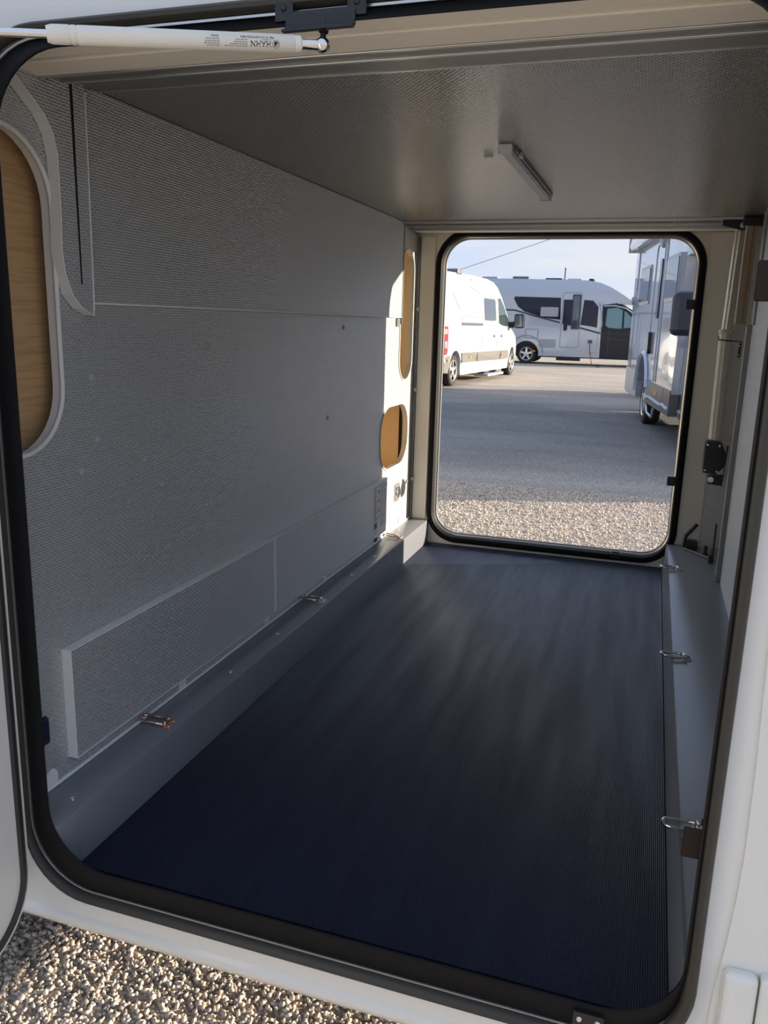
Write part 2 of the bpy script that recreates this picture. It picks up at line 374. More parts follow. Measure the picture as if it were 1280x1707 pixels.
# ---- left wall -----------------------------------------------------
oval_near = [(0.040, 0.665), (0.058, 0.665)] + [(0.058+0.101*math.sin(math.radians(t)), 0.766-0.101*math.cos(math.radians(t))) for t in range(10, 91, 10)] + \
            [(0.058+0.101*math.cos(math.radians(t)), 1.036+0.101*math.sin(math.radians(t))) for t in range(0, 91, 10)] + [(0.040, 1.137)]
narrow = rrect(1.995, 2.160, 0.666, 1.143, 0.078, 8)
small = rrect(1.795, 2.135, 0.347, 0.580, 0.10, 8)
wl = plate('wall_left', [(0.03, 0.0), (YF-.001, 0.0), (YF-.001, 0.898), (0.03, 0.898)], [], 'X', XL-0.03, XL-0.0301, m_wall)
bpy.data.objects.remove(wl)
# lower panel carries the holes; the narrow hole crosses the joint so both boards are one plate, the upper board lies on top
wl = plate('wall_left', [(0.03, -0.015), (YF-.001, -0.015), (YF-.001, ZC-0.001), (0.03, ZC-0.001)], [oval_near, narrow, small], 'X', XL-0.018, XL, m_wall, hole_mat=m_edge)
struct(wl)
# raised upper board, ends before the far recess
plate('upper_board', [(0.235, 0.898), (1.985, 0.898), (1.999, ZC-.001), (0.235, ZC-.001)], [], 'X', XL, XL+0.009, m_wall, wl)
box('board_edge', XL+0.0005, XL+0.0100, 0.236, 1.984, 0.8955, 0.8985, m_ledg2, wl)
box('board_end_strip', XL, XL+0.011, 1.985, 1.993, 0.872, ZC-0.001, m_aludk, wl)
box('seam_clip', XL, XL+0.006, 1.945, 1.983, 0.865, 0.893, m_aludk, wl)
# edging lips round the holes
def lip(name, loop, w=0.006, t=0.002, closed=True, m=m_edge):
    pts = [(XL+t*0.5, a, b) for a, b in loop]
    bm = bmesh.new(); atube(bm, pts, w/2, 6, closed=closed); return bmobj(name, bm, m, wl, smooth=True)
lip('hole_edging', oval_near[1:-1], 0.0085, closed=False); lip('hole_edging', narrow, 0.006); lip('hole_edging', small, 0.007)
# oak board behind the near oval hole, oak box behind the far ones
box('oak_backing', XL-0.075, XL-0.045, 0.035, 0.30, 0.60, 1.20, m_oak, wl)
mtan = mat('tan cupboard lining', (0.80, 0.64, 0.43), 0.55, noise=(30, (0.74, 0.57, 0.36), 0.5, 0.8, (1, 1, 4)))
bm = bmesh.new()
abox(bm, XL-0.30, XL-0.28, 1.72, 2.21, 0.28, 1.19); abox(bm, XL-0.28, XL-0.019, 2.198, 2.21, 0.28, 1.19); abox(bm, XL-0.28, XL-0.019, 1.72, 1.74, 0.28, 1.19)
abox(bm, XL-0.28, XL-0.019, 1.74, 2.198, 0.28, 0.30); abox(bm, XL-0.28, XL-0.019, 1.74, 2.198, 0.61, 0.63); abox(bm, XL-0.28, XL-0.019, 1.74, 2.198, 1.17, 1.19)
bmobj('cupboard_lining', bm, mtan, wl)
box('dark_cable', XL-0.05, XL-0.04, 2.118, 2.126, 0.63, 1.16, m_dark, wl); box('dark_cable', XL-0.05, XL-0.04, 2.186, 2.194, 0.31, 0.60, m_dark, wl)
# sealant bead
tube('sealant_bead', [(XL+0.0022, 0.036, 0.0985), (XL+0.0022, 1.1, 0.0985), (XL+0.0022, YF-0.004, 0.0985)], 0.0034, m_bead, wl, 10)
# pale clips standing on the ledge
for k, (y, r) in enumerate(((0.071, 0.0135), (0.478, 0.0125), (0.883, 0.0125), (1.283, 0.012), (1.775, 0.010), (2.06, 0.012))):
    pts = [(y-r, 0.101), (y+r, 0.101)] + [(y+r*math.cos(math.radians(t)), 0.116+r*1.1*math.sin(math.radians(t))) for t in range(0, 181, 20)]
    plate('edge_clip', pts, [], 'X', XL+0.0005, XL+0.003 if k != 4 else XL+.004, m_bead if k != 4 else m_bplas, wl)
# round covers over screws in the wall
for y, z in ((0.234, 0.776), (0.241, 0.669), (0.196, 0.620), (0.379, 0.614), (0.434, 0.555), (0.62, 0.82), (1.30, 0.60), (0.66, 0.50), (1.86, 0.20), (1.42, 0.86)):
    lathe('screw_cover', (XL, y, z), (1, 0, 0), [(0, 0.0072), (0.002, 0.0070), (0.0034, 0.005), (0.004, 0.0)], m_cover, wl, 14)
# flap panels low on the wall
def flap(y0, y1, z0, z1):
    t = 0.018
    f = plate('flap_panel', [(y0, z0), (y1, z0), (y1, z1), (y0, z1)], [], 'X', XL, XL+t, m_wall, wl)
    box('flap_edging', XL, XL+t+0.0008, y0-0.0015, y0, z0, z1, m_ledg2, f)
    box('flap_edging', XL, XL+t+0.0008, y0-0.0015, y1, z1, z1+0.0015, m_ledg2, f)
    box('flap_edging', XL+t-0.0005, XL+t+0.0008, y0, y1, z0, z0+0.0016, m_ledg2, f)
    return f
flap(0.118, 0.893, 0.130, 0.328)
fp2 = flap(0.906, 1.842, 0.130, 0.328)
# shaped bracket board at the top left
br = [(0.045, 1.235), (0.060, 1.214), (0.080, 1.198), (0.107, 1.180), (0.130, 1.164), (0.148, 1.140), (0.156, 1.110), (0.156, 1.032), (0.153, 0.972), (0.158, 0.938), (0.172, 0.908), (0.194, 0.888), (0.222, 0.877),
      (0.224, 0.90), (0.228, 1.214), (0.228, 1.235)]
br = br[::-1]
bb = plate('bracket_board', br, [[(0.192, 1.22), (0.199, 1.22), (0.1985, 0.925), (0.1945, 0.925)]], 'X', XL+0.0005, XL+0.020, m_wall, wl, hole_mat=m_slot)
bm = bmesh.new(); atube(bm, [(XL+0.0205, a, b) for a, b in br if b < 1.22], 0.0012, 5); bmobj('bracket_edging', bm, m_edge, bb)
bm = bmesh.new(); pts = [(a, b) for a, b in br if b < 1.22]
for (a, b), (c, d) in zip(pts, pts[1:]):
    vs = [bm.verts.new(p) for p in ((XL+.0008, a-.0006, b), (XL+.0008, c-.0006, d), (XL+.0205, c-.0006, d), (XL+.0205, a-.0006, b))]; bm.faces.new(vs)
bmobj('bracket_rim', bm, m_edge, bb)
box('groove_backing', XL+0.0006, XL+0.0012, 0.190, 0.202, 0.92, 1.22, m_slot, bb)
# ---- right wall ----------------------------------------------------
wr = plate('wall_right', [(0.03, 0.08), (1.765, 0.08), (1.765, ZC-.001), (0.03, ZC-.001)], [], 'X', XR, XR+0.012, m_wall); struct(wr)
box('recess_side', 0.36, 0.372, 1.765, YF-0.001, 0.05, ZC-.001, m_wall, wr)
box('recess_return', XR+0.0125, 0.372, 1.742, 1.764, 0.05, ZC-.001, m_wall, wr)
box('recess_back', 0.222, 0.359, YF-0.008, YF-0.0005, 0.05, ZC-.001, m_back, wr)
# ---- ledges --------------------------------------------------------
def ledge(name, prof, y0, y1, side):
    bm = bmesh.new()
    A = [bm.verts.new((x, y0, z)) for x, z in prof]; B = [bm.verts.new((x, y1, z)) for x, z in prof]
    for i in range(len(prof)): j = (i+1) % len(prof); bm.faces.new((A[i], A[j], B[j], B[i]))
    bm.faces.new(A); bm.faces.new(B[::-1])
    o = bmobj(name, bm, m_ledge); shade(o, 40); return struct(o)
def nose():
    bm = bmesh.new()
    pr = [(-0.8830, -0.010, .006), (-0.8830, 0.095, .006), (-0.8225, 0.095, -.0165), (-0.8205, 0.0942, -.0165), (-0.8195, 0.092, -.0155), (-0.8188, -0.010, .004)]
    A = [bm.verts.new((x, y, z)) for x, z, y in pr]; B = [bm.verts.new((x, 0.0358, z)) for x, z, y in pr]
    for i in range(len(pr)): j = (i+1) % len(pr); bm.faces.new((A[i], A[j], B[j], B[i]))
    bm.faces.new(A); bm.faces.new(B[::-1]); o = bmobj('sill_end', bm, m_ledge); shade(o, 40); return o
bl = ledge('baseboard_left', [(-0.8999, -0.015), (-0.8999, 0.095), (-0.8225, 0.095), (-0.8205, 0.0942), (-0.8195, 0.092), (-0.8188, -0.015)], 0.036, YF-0.002, 0)
put(nose(), bl)
brr = ledge('baseboard_right', [(0.359, -0.015), (0.359, 0.095), (0.1125, 0.095), (0.1105, 0.0942), (0.1095, 0.092), (0.100, -0.015)], 0.036, YF-0.002, 1)
box('ledge_edge_trim', 0.1096, 0.1128, 0.037, YF-0.003, 0.0935, 0.0962, m_aludk, brr)
for y in (0.058, 0.597, 0.845, 1.387, 1.609):
    s = lathe('ledge_screw', (-0.848, y, 0.095), (0, 0, 1), [(0, 0.0055), (0.0012, 0.0052), (0.0018, 0.003), (0.001, 0.0028), (0.001, 0)], m_chrome, bl, 12)
lathe('ledge_screw', (0.235, 0.67, 0.095), (0, 0, 1), [(0, 0.0025), (0.0006, 0.002), (0.0006, 0)], m_chrome, brr, 10)

# ---- headers (blind cassettes over both openings) ------------------
def header(name, f, x0, x1):
    """f maps distance from the wall plane to y"""
    def bx(n, d0, d1, z0, z1, m, p=None, b=0):
        a, c = sorted((f(d0), f(d1))); return box(n, x0, x1, a, c, z0, z1, m, p, b)
    h = bx(name, 0.028, 0.072, 1.212, 1.2255, m_cream, None, 0.0015); struct(h)
    bx('cassette_strip', 0.078, 0.134, 1.209, 1.2255, m_cream, h, 0.002)
    bx('cassette_back', 0.026, 0.138, 1.2262, 1.2275, m_dark, h)
    bx('cassette_rail', 0.1345, 0.141, 1.2075, 1.2255, m_alu, h, 0.001)
    bx('cassette_channel', 0.1415, 0.186, 1.217, 1.226, m_aludk, h)
    bx('cassette_rail', 0.1865, 0.193, 1.2135, 1.226, m_alu, h, 0.001)
    bx('cassette_channel', 0.1935, 0.215, 1.2185, 1.2265, m_aludk, h)
    bx('ceiling_trim', 0.2155, 0.267, 1.223, 1.2278, m_aludk if name == 'trim_1' else m_alu, h)
    bx('ceiling_trim_edge', 0.2672, 0.2715, 1.2215, 1.2278, m_alu, h)
    return h
h1 = header('trim_1', lambda d: d-0.010, XL+0.021, XR-0.004)
h2 = header('trim_2', lambda d: YF-0.002-d+0.02, XL+0.010, 0.222)
for x in (-0.75, -0.35, 0.02):
    lathe('trim_screw', (x, YF-0.22, 1.219), (0, 0, -1), [(0, 0.004), (0.0015, 0.003), (0.0015, 0)], m_chrome, h2, 10)
for x in (-0.50, -0.12):
    lathe('trim_screw', (x, YF-0.244, 1.2275), (0, 0, -1), [(0, 0.003), (0.0012, 0.002), (0.0012, 0)], m_chrome, h2, 10)

# ---- opening frames ------------------------------------------------
# near frame: inner black lip, reveal, outer gasket bulb
def ring_rects(name, secs, m, parent, n=10):
    bm = bmesh.new(); L = []
    for rc, r, c in secs: L.append([bm.verts.new((a, c, b)) for a, b in rrect(*rc, r, n)])
    for i in range(len(L)):
        A, B = L[i], L[(i+1) % len(L)]
        for k in range(len(A)): bm.faces.new((A[k], A[(k+1) % len(A)], B[(k+1) % len(A)], B[k]))
    o = bmobj(name, bm, m, parent); shade(o, 40); return o
NI = (-0.8310, 0.1080, 0.0350, 1.1965)       # inner lip of the black profile
def blend(t): return tuple(a+(b-a)*t for a, b in zip(NR, NI))
fr = ring_rects('trim_3', [(blend(0), .108, 0.0), (blend(0), .108, -0.0045), (blend(.10), .106, -0.0065), (blend(.90), .101, -0.0180), (blend(.98), .1, -0.0178), (blend(1), .1, -0.0160), (blend(.97), .1, -0.0140), (blend(.5), .104, 0.006), (blend(.0), .108, 0.0262), (blend(-.2), .112, 0.0262), (blend(-.2), .112, 0.0)], m_black, None); struct(fr)
ring_sweep('bead_strip', NR, 0.108, [(0.001, -0.0045), (0.001, -0.0075), (0.0038, -0.0075), (0.0038, -0.0045)], m_alu, fr)
# the gasket bulb is wider at the hinge-free side, where it rolls over the bead
gi = (NR[0]-0.0045, NR[1]-0.0055, NR[2]-0.0045, NR[3]+0.0045); go = (NR[0]-0.0135, 0.1250, NR[2]-0.024, NR[3]+0.020)
def mixr(t): return tuple(a+(b-a)*t for a, b in zip(gi, go))
ring_rects('outer_gasket', [(mixr(0), .10, -0.0045), (mixr(0.08), .103, -0.012), (mixr(0.3), .106, -0.0165), (mixr(0.6), .109, -0.0175), (mixr(0.85), .112, -0.013), (mixr(1), .114, -0.004), (mixr(0.95), .113, -0.0005), (mixr(0.3), .106, -0.0042)], mat('olive black gasket', (0.032, 0.029, 0.023), 0.5, bump=('noise', 120, 0.15, 0.001)), fr)
# far frame, seen from inside
fr2 = ring_sweep('trim_4', FR, 0.10, [(0.0, YF+0.032), (0.0, YF-0.004), (0.003, YF-0.011), (0.012, YF-0.014), (0.022, YF-0.011), (0.026, YF-0.003), (0.026, YF+0.0), (0.003, YF+0.001), (0.003, YF+0.032)], m_black); struct(fr2)
ring_sweep('bead_strip', FR, 0.10, [(-0.0005, YF+0.012), (-0.005, YF+0.016), (-0.005, YF+0.0195), (-0.0005, YF+0.0195)], m_alu, fr2)
ring_sweep('outer_gasket', FR, 0.10, [(0.0, YF+0.0325), (-0.006, YF+0.036), (-0.0075, YF+0.042), (0.0, YF+0.052), (0.02, YF+0.050), (0.02, YF+0.0325)], m_aludk, fr2)
# cream wall posts either side of the far frame
p1 = plate('post_panel', [(XL+0.012, 0.10), (-0.832, 0.10), (-0.832, 1.20), (XL+0.012, 1.20)], [], 'Y', YF-0.006, YF-0.0005, m_cream, fo)
p2 = plate('post_panel', [(0.146, 0.096), (0.220, 0.096), (0.220, 1.21), (0.146, 1.21)], [], 'Y', YF-0.006, YF-0.0005, m_cream, fo)
box('corner_strip', XL+0.0005, XL+0.010, YF-0.012, YF-0.0005, 0.096, 1.20, m_aludk, fo)
for z in (0.26, 0.62, 0.93):
    lathe('corner_cap', (XL+0.010, YF-0.0125, z), (0.5, -1, 0), [(0, 0.008), (0.002, 0.007), (0.003, 0.0)], m_edge, fo, 12)
box('floor_seal', -0.832+.02, 0.098, YF-0.0055, YF-0.0025, 0.0005, 0.006, m_edge, fo)

# ================================================================== THINGS IN THE GARAGE
# strikers on the frames
def striker(x, y, z, d, label, near=True):
    t = thing('striker_plate', label, 'striker', (x, y, z), None)
    w, h = 0.023, 0.040
    bm = bmesh.new(); abox(bm, x-w, x, y-0.002, y+0.002, z-h/2, z+h/2)
    bmobj('plate', bm, m_brown if near else m_bplas, t, bevel=0.0045 if near else 0.001, seg=3)
    box('mounting_flange', x-0.002, x+0.002, y+0.0022, y+0.024, z-h/2, z+h/2, m_brown if near else m_bplas, t, 0.0008)
    for s in (-1, 1):
        lathe('screw', (x-0.002, y+0.013, z+s*0.013), (-1, 0, 0), [(0, 0.0035), (0.0015, 0.0025), (0.0015, 0)], m_chrome, t, 10)
    return t
striker(0.1095, -0.004, 0.286, -1, 'lower dark brown striker plate on the right edge of the near opening')
striker(0.1125, -0.010, 0.930, -1, 'dark brown striker plate high on the right edge of the near opening')
def fstr(z, label):
    t = thing('striker_plate', label, 'striker', (0.114, YF, z))
    box('plate', 0.088, 0.1145, YF+0.004, YF+0.008, z-0.017, z+0.017, m_bplas, t, 0.001)
    box('mounting_flange', 0.1125, 0.1155, YF+0.0082, YF+0.028, z-0.017, z+0.017, m_bplas, t)
fstr(0.968, 'upper black striker tab on the right side of the far opening')
fstr(0.332, 'lower black striker tab on the right side of the far opening')
t = thing('frame_clip', 'small black clip on the bottom edge of the far opening', 'clip', (-0.07, YF, 0.03))
box('clip_body', -0.087, -0.052, YF-0.0165, YF+0.004, 0.020, 0.0375, m_bplas, t, 0.001); box('clip_tab', -0.084, -0.055, YF-0.004, YF+0.008, 0.0376, 0.042, m_bplas, t)
t = thing('frame_clip', 'black screwed clip on the bottom edge of the near opening', 'clip', (0.0, -0.005, 0.0))
box('clip_body', -0.019, 0.020, -0.0215, -0.009, 0.002, 0.023, m_bplas, t, 0.001)
for x in (-0.011, 0.012): lathe('screw', (x, -0.0215, 0.013), (0, -1, 0), [(0, 0.0038), (0.0012, 0.003), (0.0012, 0.0)], m_chrome, t, 12)
# dark latch catch on the left edge of near opening
t = thing('latch_catch', 'navy latch catch inside the left edge of the near opening', 'catch', (-0.865, 0.04, 0.20))
mn = mat('navy plastic', (0.02, 0.024, 0.05), 0.3)
box('catch_body', -0.8925, -0.879, 0.034, 0.054, 0.194, 0.240, mn, t, 0.003); box('catch_tongue', -0.891, -0.881, 0.037, 0.050, 0.2405, 0.246, m_chrome, t, 0.001)

# tie-down rings
def tie_ring(x, y, ang, m, label, flip=1, lift=0.004, L=0.046):
    """ring loop points towards -X from hinge at (x,y)"""
    t = thing('tie_down_ring', label, 'tie-down ring', (x, y, 0.0952), None, ang)
    def P(a, b, c): return (a, b, c)
    def loc(o): o.parent = t; return o
    bm = bmesh.new()
    pts = rrect(-0.003, 0.020, -0.017, 0.017, 0.005, 4)
    f1 = [bm.verts.new((a, b, 0.0)) for a, b in pts]; f2 = [bm.verts.new((a, b, 0.0022)) for a, b in pts]
    bm.faces.new(f1[::-1]); bm.faces.new(f2)
    for i in range(len(f1)): j = (i+1) % len(f1); bm.faces.new((f1[i], f1[j], f2[j], f2[i]))
    loc(bmobj('base_plate', bm, m))
    bm = bmesh.new()    # saddle bridge holding the loop
    atube(bm, [(0.006, -0.011, 0.002), (0.006, -0.010, 0.009), (0.006, 0.010, 0.009), (0.006, 0.011, 0.002)], 0.0035, 8); loc(bmobj('saddle', bm, m, smooth=True))
    bm = bmesh.new(); w = 0.0125
    loop = [(0.004, -w, 0.006)] + [(-L*s, -w, 0.006+lift*s) for s in (0.3, 0.7)] 
    loop += [(-L*0.8-w*1.05*math.cos(math.radians(a)), w*math.sin(math.radians(a)), 0.006+lift*(0.8+0.2*math.cos(math.radians(a)))) for a in range(-75, 76, 15)]
    loop += [(-L*s, w, 0.006+lift*s) for s in (0.7, 0.3)] + [(0.004, w, 0.006)]
    atube(bm, loop, 0.0033, 8, closed=True); loc(bmobj('ring_loop', bm, m, smooth=True))
    for s in (-1, 1):
        o = lathe('rivet', (0.014, s*0.011, 0.0022), (0, 0, 1), [(0, 0.0034), (0.0012, 0.0026), (0.0014, 0)], m); loc(o)
g = None
tie_ring(-0.850, 0.332, 0.15, m_copper, 'pinkish metal tie-down ring on the left sill, nearest the viewer')
tie_ring(-0.848, 1.115, 0.10, m_chrome, 'middle tie-down ring on the left sill, beside the second low flap')
tie_ring(-0.848, 1.880, 0.05, m_copper, 'far sunlit tie-down ring on the left sill by the far opening')
tie_ring(0.134, 0.330, 0.16, m_chrome, 'near tie-down ring on the right sill, half behind the brown striker plate')
tie_ring(0.134, 1.070, 0.16, m_chrome, 'middle tie-down ring on the right sill, halfway into the garage')
tie_ring(0.136, 1.865, 0.16, m_chrome, 'far tie-down ring on the right sill, closest to the far opening')

# ceiling light bar
t = thing('light_bar', 'slim pale grey light bar on the ceiling', 'light', (-0.320, 1.1, ZC))
ml = mat('frosted lamp cover', (0.55, 0.54, 0.51), 0.35)
bm = bmesh.new(); prof = [(-0.013, 0), (0.013, 0), (0.013, -0.010), (0.009, -0.0155), (-0.009, -0.0155), (-0.013, -0.010)]
A = [bm.verts.new((-0.320+a, 0.79, ZC-0.0005+b)) for a, b in prof]; B = [bm.verts.new((-0.322+a, 1.425, ZC-0.0005+b)) for a, b in prof]
for i in range(6): j = (i+1) % 6; bm.faces.new((A[i], A[j], B[j], B[i]))
bm.faces.new(A); bm.faces.new(B[::-1]); bmobj('diffuser', bm, ml, t)
box('end_cap', -0.3345, -0.3055, 0.776, 0.7895, ZC-0.0175, ZC-0.0005, m_white, t, 0.0015)
box('end_cap', -0.3365, -0.3075, 1.4255, 1.437, ZC-0.0175, ZC-0.0005, m_white, t, 0.0015)
box('mounting_rail', -0.3055, -0.302, 0.81, 1.41, ZC-0.008, ZC-0.0005, m_aludk, t)
box('switch', -0.3065, -0.299, 0.86, 0.885, ZC-0.010, ZC-0.0005, m_white, t, 0.001)

# round power socket with open lid
t = thing('power_socket', 'round black power socket with open chrome lid on the sunlit wall end', 'socket', (XL, 2.07, 0.245))
lathe('socket_rim', (XL, 2.085, 0.243), (1, 0, 0), [(0, 0.036), (0.004, 0.036), (0.007, 0.031), (0.007, 0.027), (0.003, 0.027)], m_chrome, t, 24)
lathe('socket_bore', (XL, 2.085, 0.243), (1, 0, 0), [(0.001, 0.026), (0.0075, 0.026), (0.0078, 0.024)], m_dark, t, 24)
bm = bmesh.new(); pts = rrect(1.988, 2.045, 0.205, 0.275, 0.012, 4)
bmobj('socket_flange', bm, m_chrome, t) if False else plate('socket_flange', pts, [], 'X', XL+0.0005, XL+0.004, m_alu, t)
lathe('socket_lid', (XL+0.004, 2.020, 0.240), (1, 0, 0), [(0, 0.024), (0.004, 0.023), (0.006, 0.018), (0.006, 0)], m_chrome, t, 20)
lathe('lid_button', (XL, 2.146, 0.258), (1, 0, 0), [(0, 0.009), (0.005, 0.008), (0.006, 0)], m_alu, t, 14)
# stickers
xs = XL+0.0182
t = thing('warning_sticker', 'grey warning sticker with small symbols and print on the second flap', 'sticker', (xs, 1.75, 0.2))
box('sticker_film', xs, xs+0.0006, 1.700, 1.772, 0.198, 0.315, m_label, t)
box('sticker_film', xs, xs+0.0006, 1.773, 1.834, 0.158, 0.318, m_label, t)
ss = mat('sticker border ink', (0.08, 0.08, 0.09), 0.6)
bm = bmesh.new(); q = xs+0.0007
def rectline(y0, y1, z0, z1, w=0.0012):
    abox(bm, xs+.0005, q, y0, y1, z0, z0+w); abox(bm, xs+.0005, q, y0, y1, z1-w, z1); abox(bm, xs+.0005, q, y0, y0+w, z0, z1); abox(bm, xs+.0005, q, y1-w, y1, z0, z1)
rectline(1.702, 1.735, 0.150, 0.196); rectline(1.701, 1.771, 0.199, 0.314)
for i in range(4):
    y = 1.708+i*0.006; abox(bm, xs+.0005, q, y, y+0.003, 0.160+(i % 2)*0.004, 0.185)
for i in range(15):
    z = 0.312-i*0.0098
    for y in np.arange(1.778, 1.830, 0.006):
        if random.random() < 0.8: abox(bm, xs+.0005, q, y, y+random.uniform(0.002, 0.005), z-0.003, z)
for i in range(10):
    abox(bm, xs+.0005, q, 1.706, 1.706+random.uniform(0.008, 0.02), 0.300-i*0.010, 0.303-i*0.010)
for (y, z) in ((1.745, 0.296), (1.748, 0.262), (1.746, 0.228)):
    vs = [bm.verts.new((q, y+a, z+b)) for a, b in ((-0.009, -0.007), (0.009, -0.007), (0, 0.009))]; bm.faces.new(vs)
bmobj('sticker_print', bm, ss, t)
t = thing('paper_notice', 'white paper notice on the sunlit wall beside the round socket', 'notice', (XL, 1.9, 0.22))
box('paper_sheet', XL+0.0005, XL+0.0012, 1.868, 1.972, 0.168, 0.310, m_paper, t)
bm = bmesh.new()
for y, z in ((1.90, 0.292), (1.925, 0.292), (1.912, 0.281)): abox(bm, XL+.0012, XL+.0015, y-0.005, y+0.005, z-0.003, z+0.002)
bmobj('notice_print', bm, m_greyink, t)

# ---- lifting actuator in the right rear recess ----------------------
t = thing('linear_actuator', 'upright lifting actuator with cream tube and black motor in the right recess', 'actuator', (0.235, 2.08, 0.38))
top = Vector((0.2250, 2.06, 1.212)); mid = Vector((0.2180, 2.07, 0.880)); low = Vector((0.2230, 2.075, 0.512))
tube('inner_rod', [top, mid], 0.0155, mat('champagne metal tube', (0.66, 0.64, 0.56), 0.28, 0.6), t, 20)
lathe('outer_tube', mid+Vector((0, 0, 0.005)), (low-mid), [(0, 0.020), (0.004, 0.0225), (0.012, 0.0225), (0.014, 0.0205), ((low-mid).length, 0.0205)], mat('cream lacquered tube', (0.62, 0.60, 0.52), 0.35, 0.2), t, 24)
bm = bmesh.new(); pts = [(0.196, 0.402), (0.236, 0.396), (0.262, 0.425), (0.264, 0.470), (0.246, 0.507), (0.200, 0.508), (0.195, 0.50)]
mot = plate('motor_housing', pts, [], 'Y', 2.045, 2.105, m_bplas, t)
for a, b in ((0.202, 0.410), (0.240, 0.408), (0.202, 0.498), (0.240, 0.497)): lathe('motor_screw', (a, 2.045, b), (0, -1, 0), [(0, 0.0045), (0.002, 0.003), (0.002, 0)], m_chrome, mot, 10)
plate('mount_bracket', [(0.215, 0.365), (0.262, 0.362), (0.268, 0.500), (0.263, 0.500), (0.262, 0.40), (0.215, 0.395)], [], 'Y', 2.034, 2.043, m_bplas, t)
lathe('pivot_bolt', (0.223, 2.034, 0.381), (0, -1, 0), [(0, 0.0105), (0.003, 0.010), (0.003, 0.006), (0.006, 0.006), (0.006, 0)], m_chrome, t, 18)
plate('top_bracket', [(0.165, 1.222), (0.165, 1.205), (0.225, 1.190), (0.250, 1.200), (0.262, 1.2265), (0.166, 1.2265)], [], 'Y', 1.975, 1.985, m_bplas, t)
lathe('top_bolt', (0.225, 1.975, 1.205), (0, -1, 0), [(0, 0.010), (0.003, 0.0095), (0.003, 0.006), (0.005, 0.006), (0.005, 0)], m_chrome, t, 18)
box('top_plate', 0.222, 0.34, 1.93, 1.972, 1.200, 1.2262, m_bplas, t, 0.002)
bm = bmesh.new(); atube(bm, [(0.193, 2.0, 0.862), (0.193, 1.99, 0.852), (0.225, 1.985, 0.8495), (0.262, 1.985, 0.848), (0.262, 1.985, 0.800)], 0.0022, 6); bmobj('retaining_wire', bm, m_bplas, t)
box('wire_clamp', 0.2555, 0.262, 1.978, 1.9835, 0.797, 0.842, m_bplas, t); 
for z in (0.806, 0.834): lathe('clamp_screw', (0.2585, 1.978, z), (0, -1, 0), [(0, 0.003), (0.0015, 0.002), (0.0015, 0)], m_chrome, t, 8)
# wooden guide with grey rail
t = thing('guide_rail', 'upright oak edged guide strip beside the actuator under the ceiling', 'rail', (0.25, 1.93, 0.9))
box('oak_strip', 0.234, 0.252, 1.93, 1.945, 0.903, 1.199, m_bronze, t, 0.001); box('oak_strip', 0.2525, 0.264, 1.936, 1.950, 0.903, 1.199, m_bronze, t, 0.001)
box('pale_lipping', 0.2305, 0.2338, 1.929, 1.944, 0.903, 1.199, m_cream, t)
# aluminium angle profile standing on the ledge
t = thing('angle_profile', 'tall aluminium angle profile standing on the right sill', 'profile', (XR, 1.78, 0.095))
box('outer_leg', 0.2535, 0.2665, 1.768, 1.7735, 0.0955, 0.90, m_aludk, t, 0.0008)
box('inner_leg', 0.2600, 0.2665, 1.774, 1.870, 0.0955, 0.895, m_alu, t, 0.0008)
box('upper_rail', 0.262, 0.2668, 1.700, 1.767, 0.90, 1.218, m_aludk, t, 0.001)
# triangular bracket in the far corner of the right ledge
t = thing('corner_bracket', 'black triangular steel bracket on the far end of the right sill', 'bracket', (0.21, 2.15, 0.096))
bm = bmesh.new(); atube(bm, [(0.206, 2.16, 0.192), (0.171, 2.155, 0.146), (0.166, 2.15, 0.104)], 0.0075, 6); bmobj('brace_arm', bm, m_bplas, t)
bm = bmesh.new(); atube(bm, [(0.166, 2.15, 0.1005), (0.262, 2.02, 0.1005)], 0.0042, 6); bmobj('base_bar', bm, m_aludk, t)
box('base_block', 0.176, 0.214, 2.150, 2.185, 0.0962, 0.128, m_bplas, t, 0.002)
lathe('adjuster_knob', (0.236, 2.08, 0.0962), (0, 0, 1), [(0, 0.011), (0.012, 0.011), (0.016, 0.008), (0.034, 0.008), (0.038, 0.005), (0.038, 0)], m_bplas, t, 14)
box('upright_strap', 0.2535, 0.2585, 1.985, 2.012, 0.0962, 0.235, m_bplas, t, 0.001)
box('foot_block', 0.244, 0.2528, 1.985, 2.02, 0.0962, 0.122, m_bplas, t, 0.001)

# ================================================================== OPEN GARAGE DOOR, GAS STRUT
D = (-1.045, -0.022, -0.098, 1.262)     # y0,y1,z0,z1 ; door swung 90 degrees, inner face towards +X
door = plate('door_1', rrect(D[0], D[1], D[2], D[3], 0.11, 12), [], 'X', -0.905, -0.8795, m_skin); struct(door)
ring_sweep('door_gasket', (D[0]+.012, D[1]-.012, D[2]+.012, D[3]-.012), 0.098, [(0.010, -0.8793), (0.010, -0.8755), (0.0065, -0.873), (0.000, -0.873), (-0.001, -0.8793)], m_gask, door, ax='X')
ring_sweep('door_outer_edge', (D[0]+.012, D[1]-.012, D[2]+.012, D[3]-.012), 0.098, [(0.0122, -0.905), (0.0122, -0.876), (0.0155, -0.876), (0.0155, -0.905)], m_skin, door, ax='X')
# moulded pocket on the inner face
ring_sweep('inner_moulding', (D[0]+.10, D[1]-.085, D[2]+.075, D[3]-.09), 0.09, [(0, -0.8790), (0.003, -0.8780), (0.006, -0.8790)], m_skin, door, ax='X')

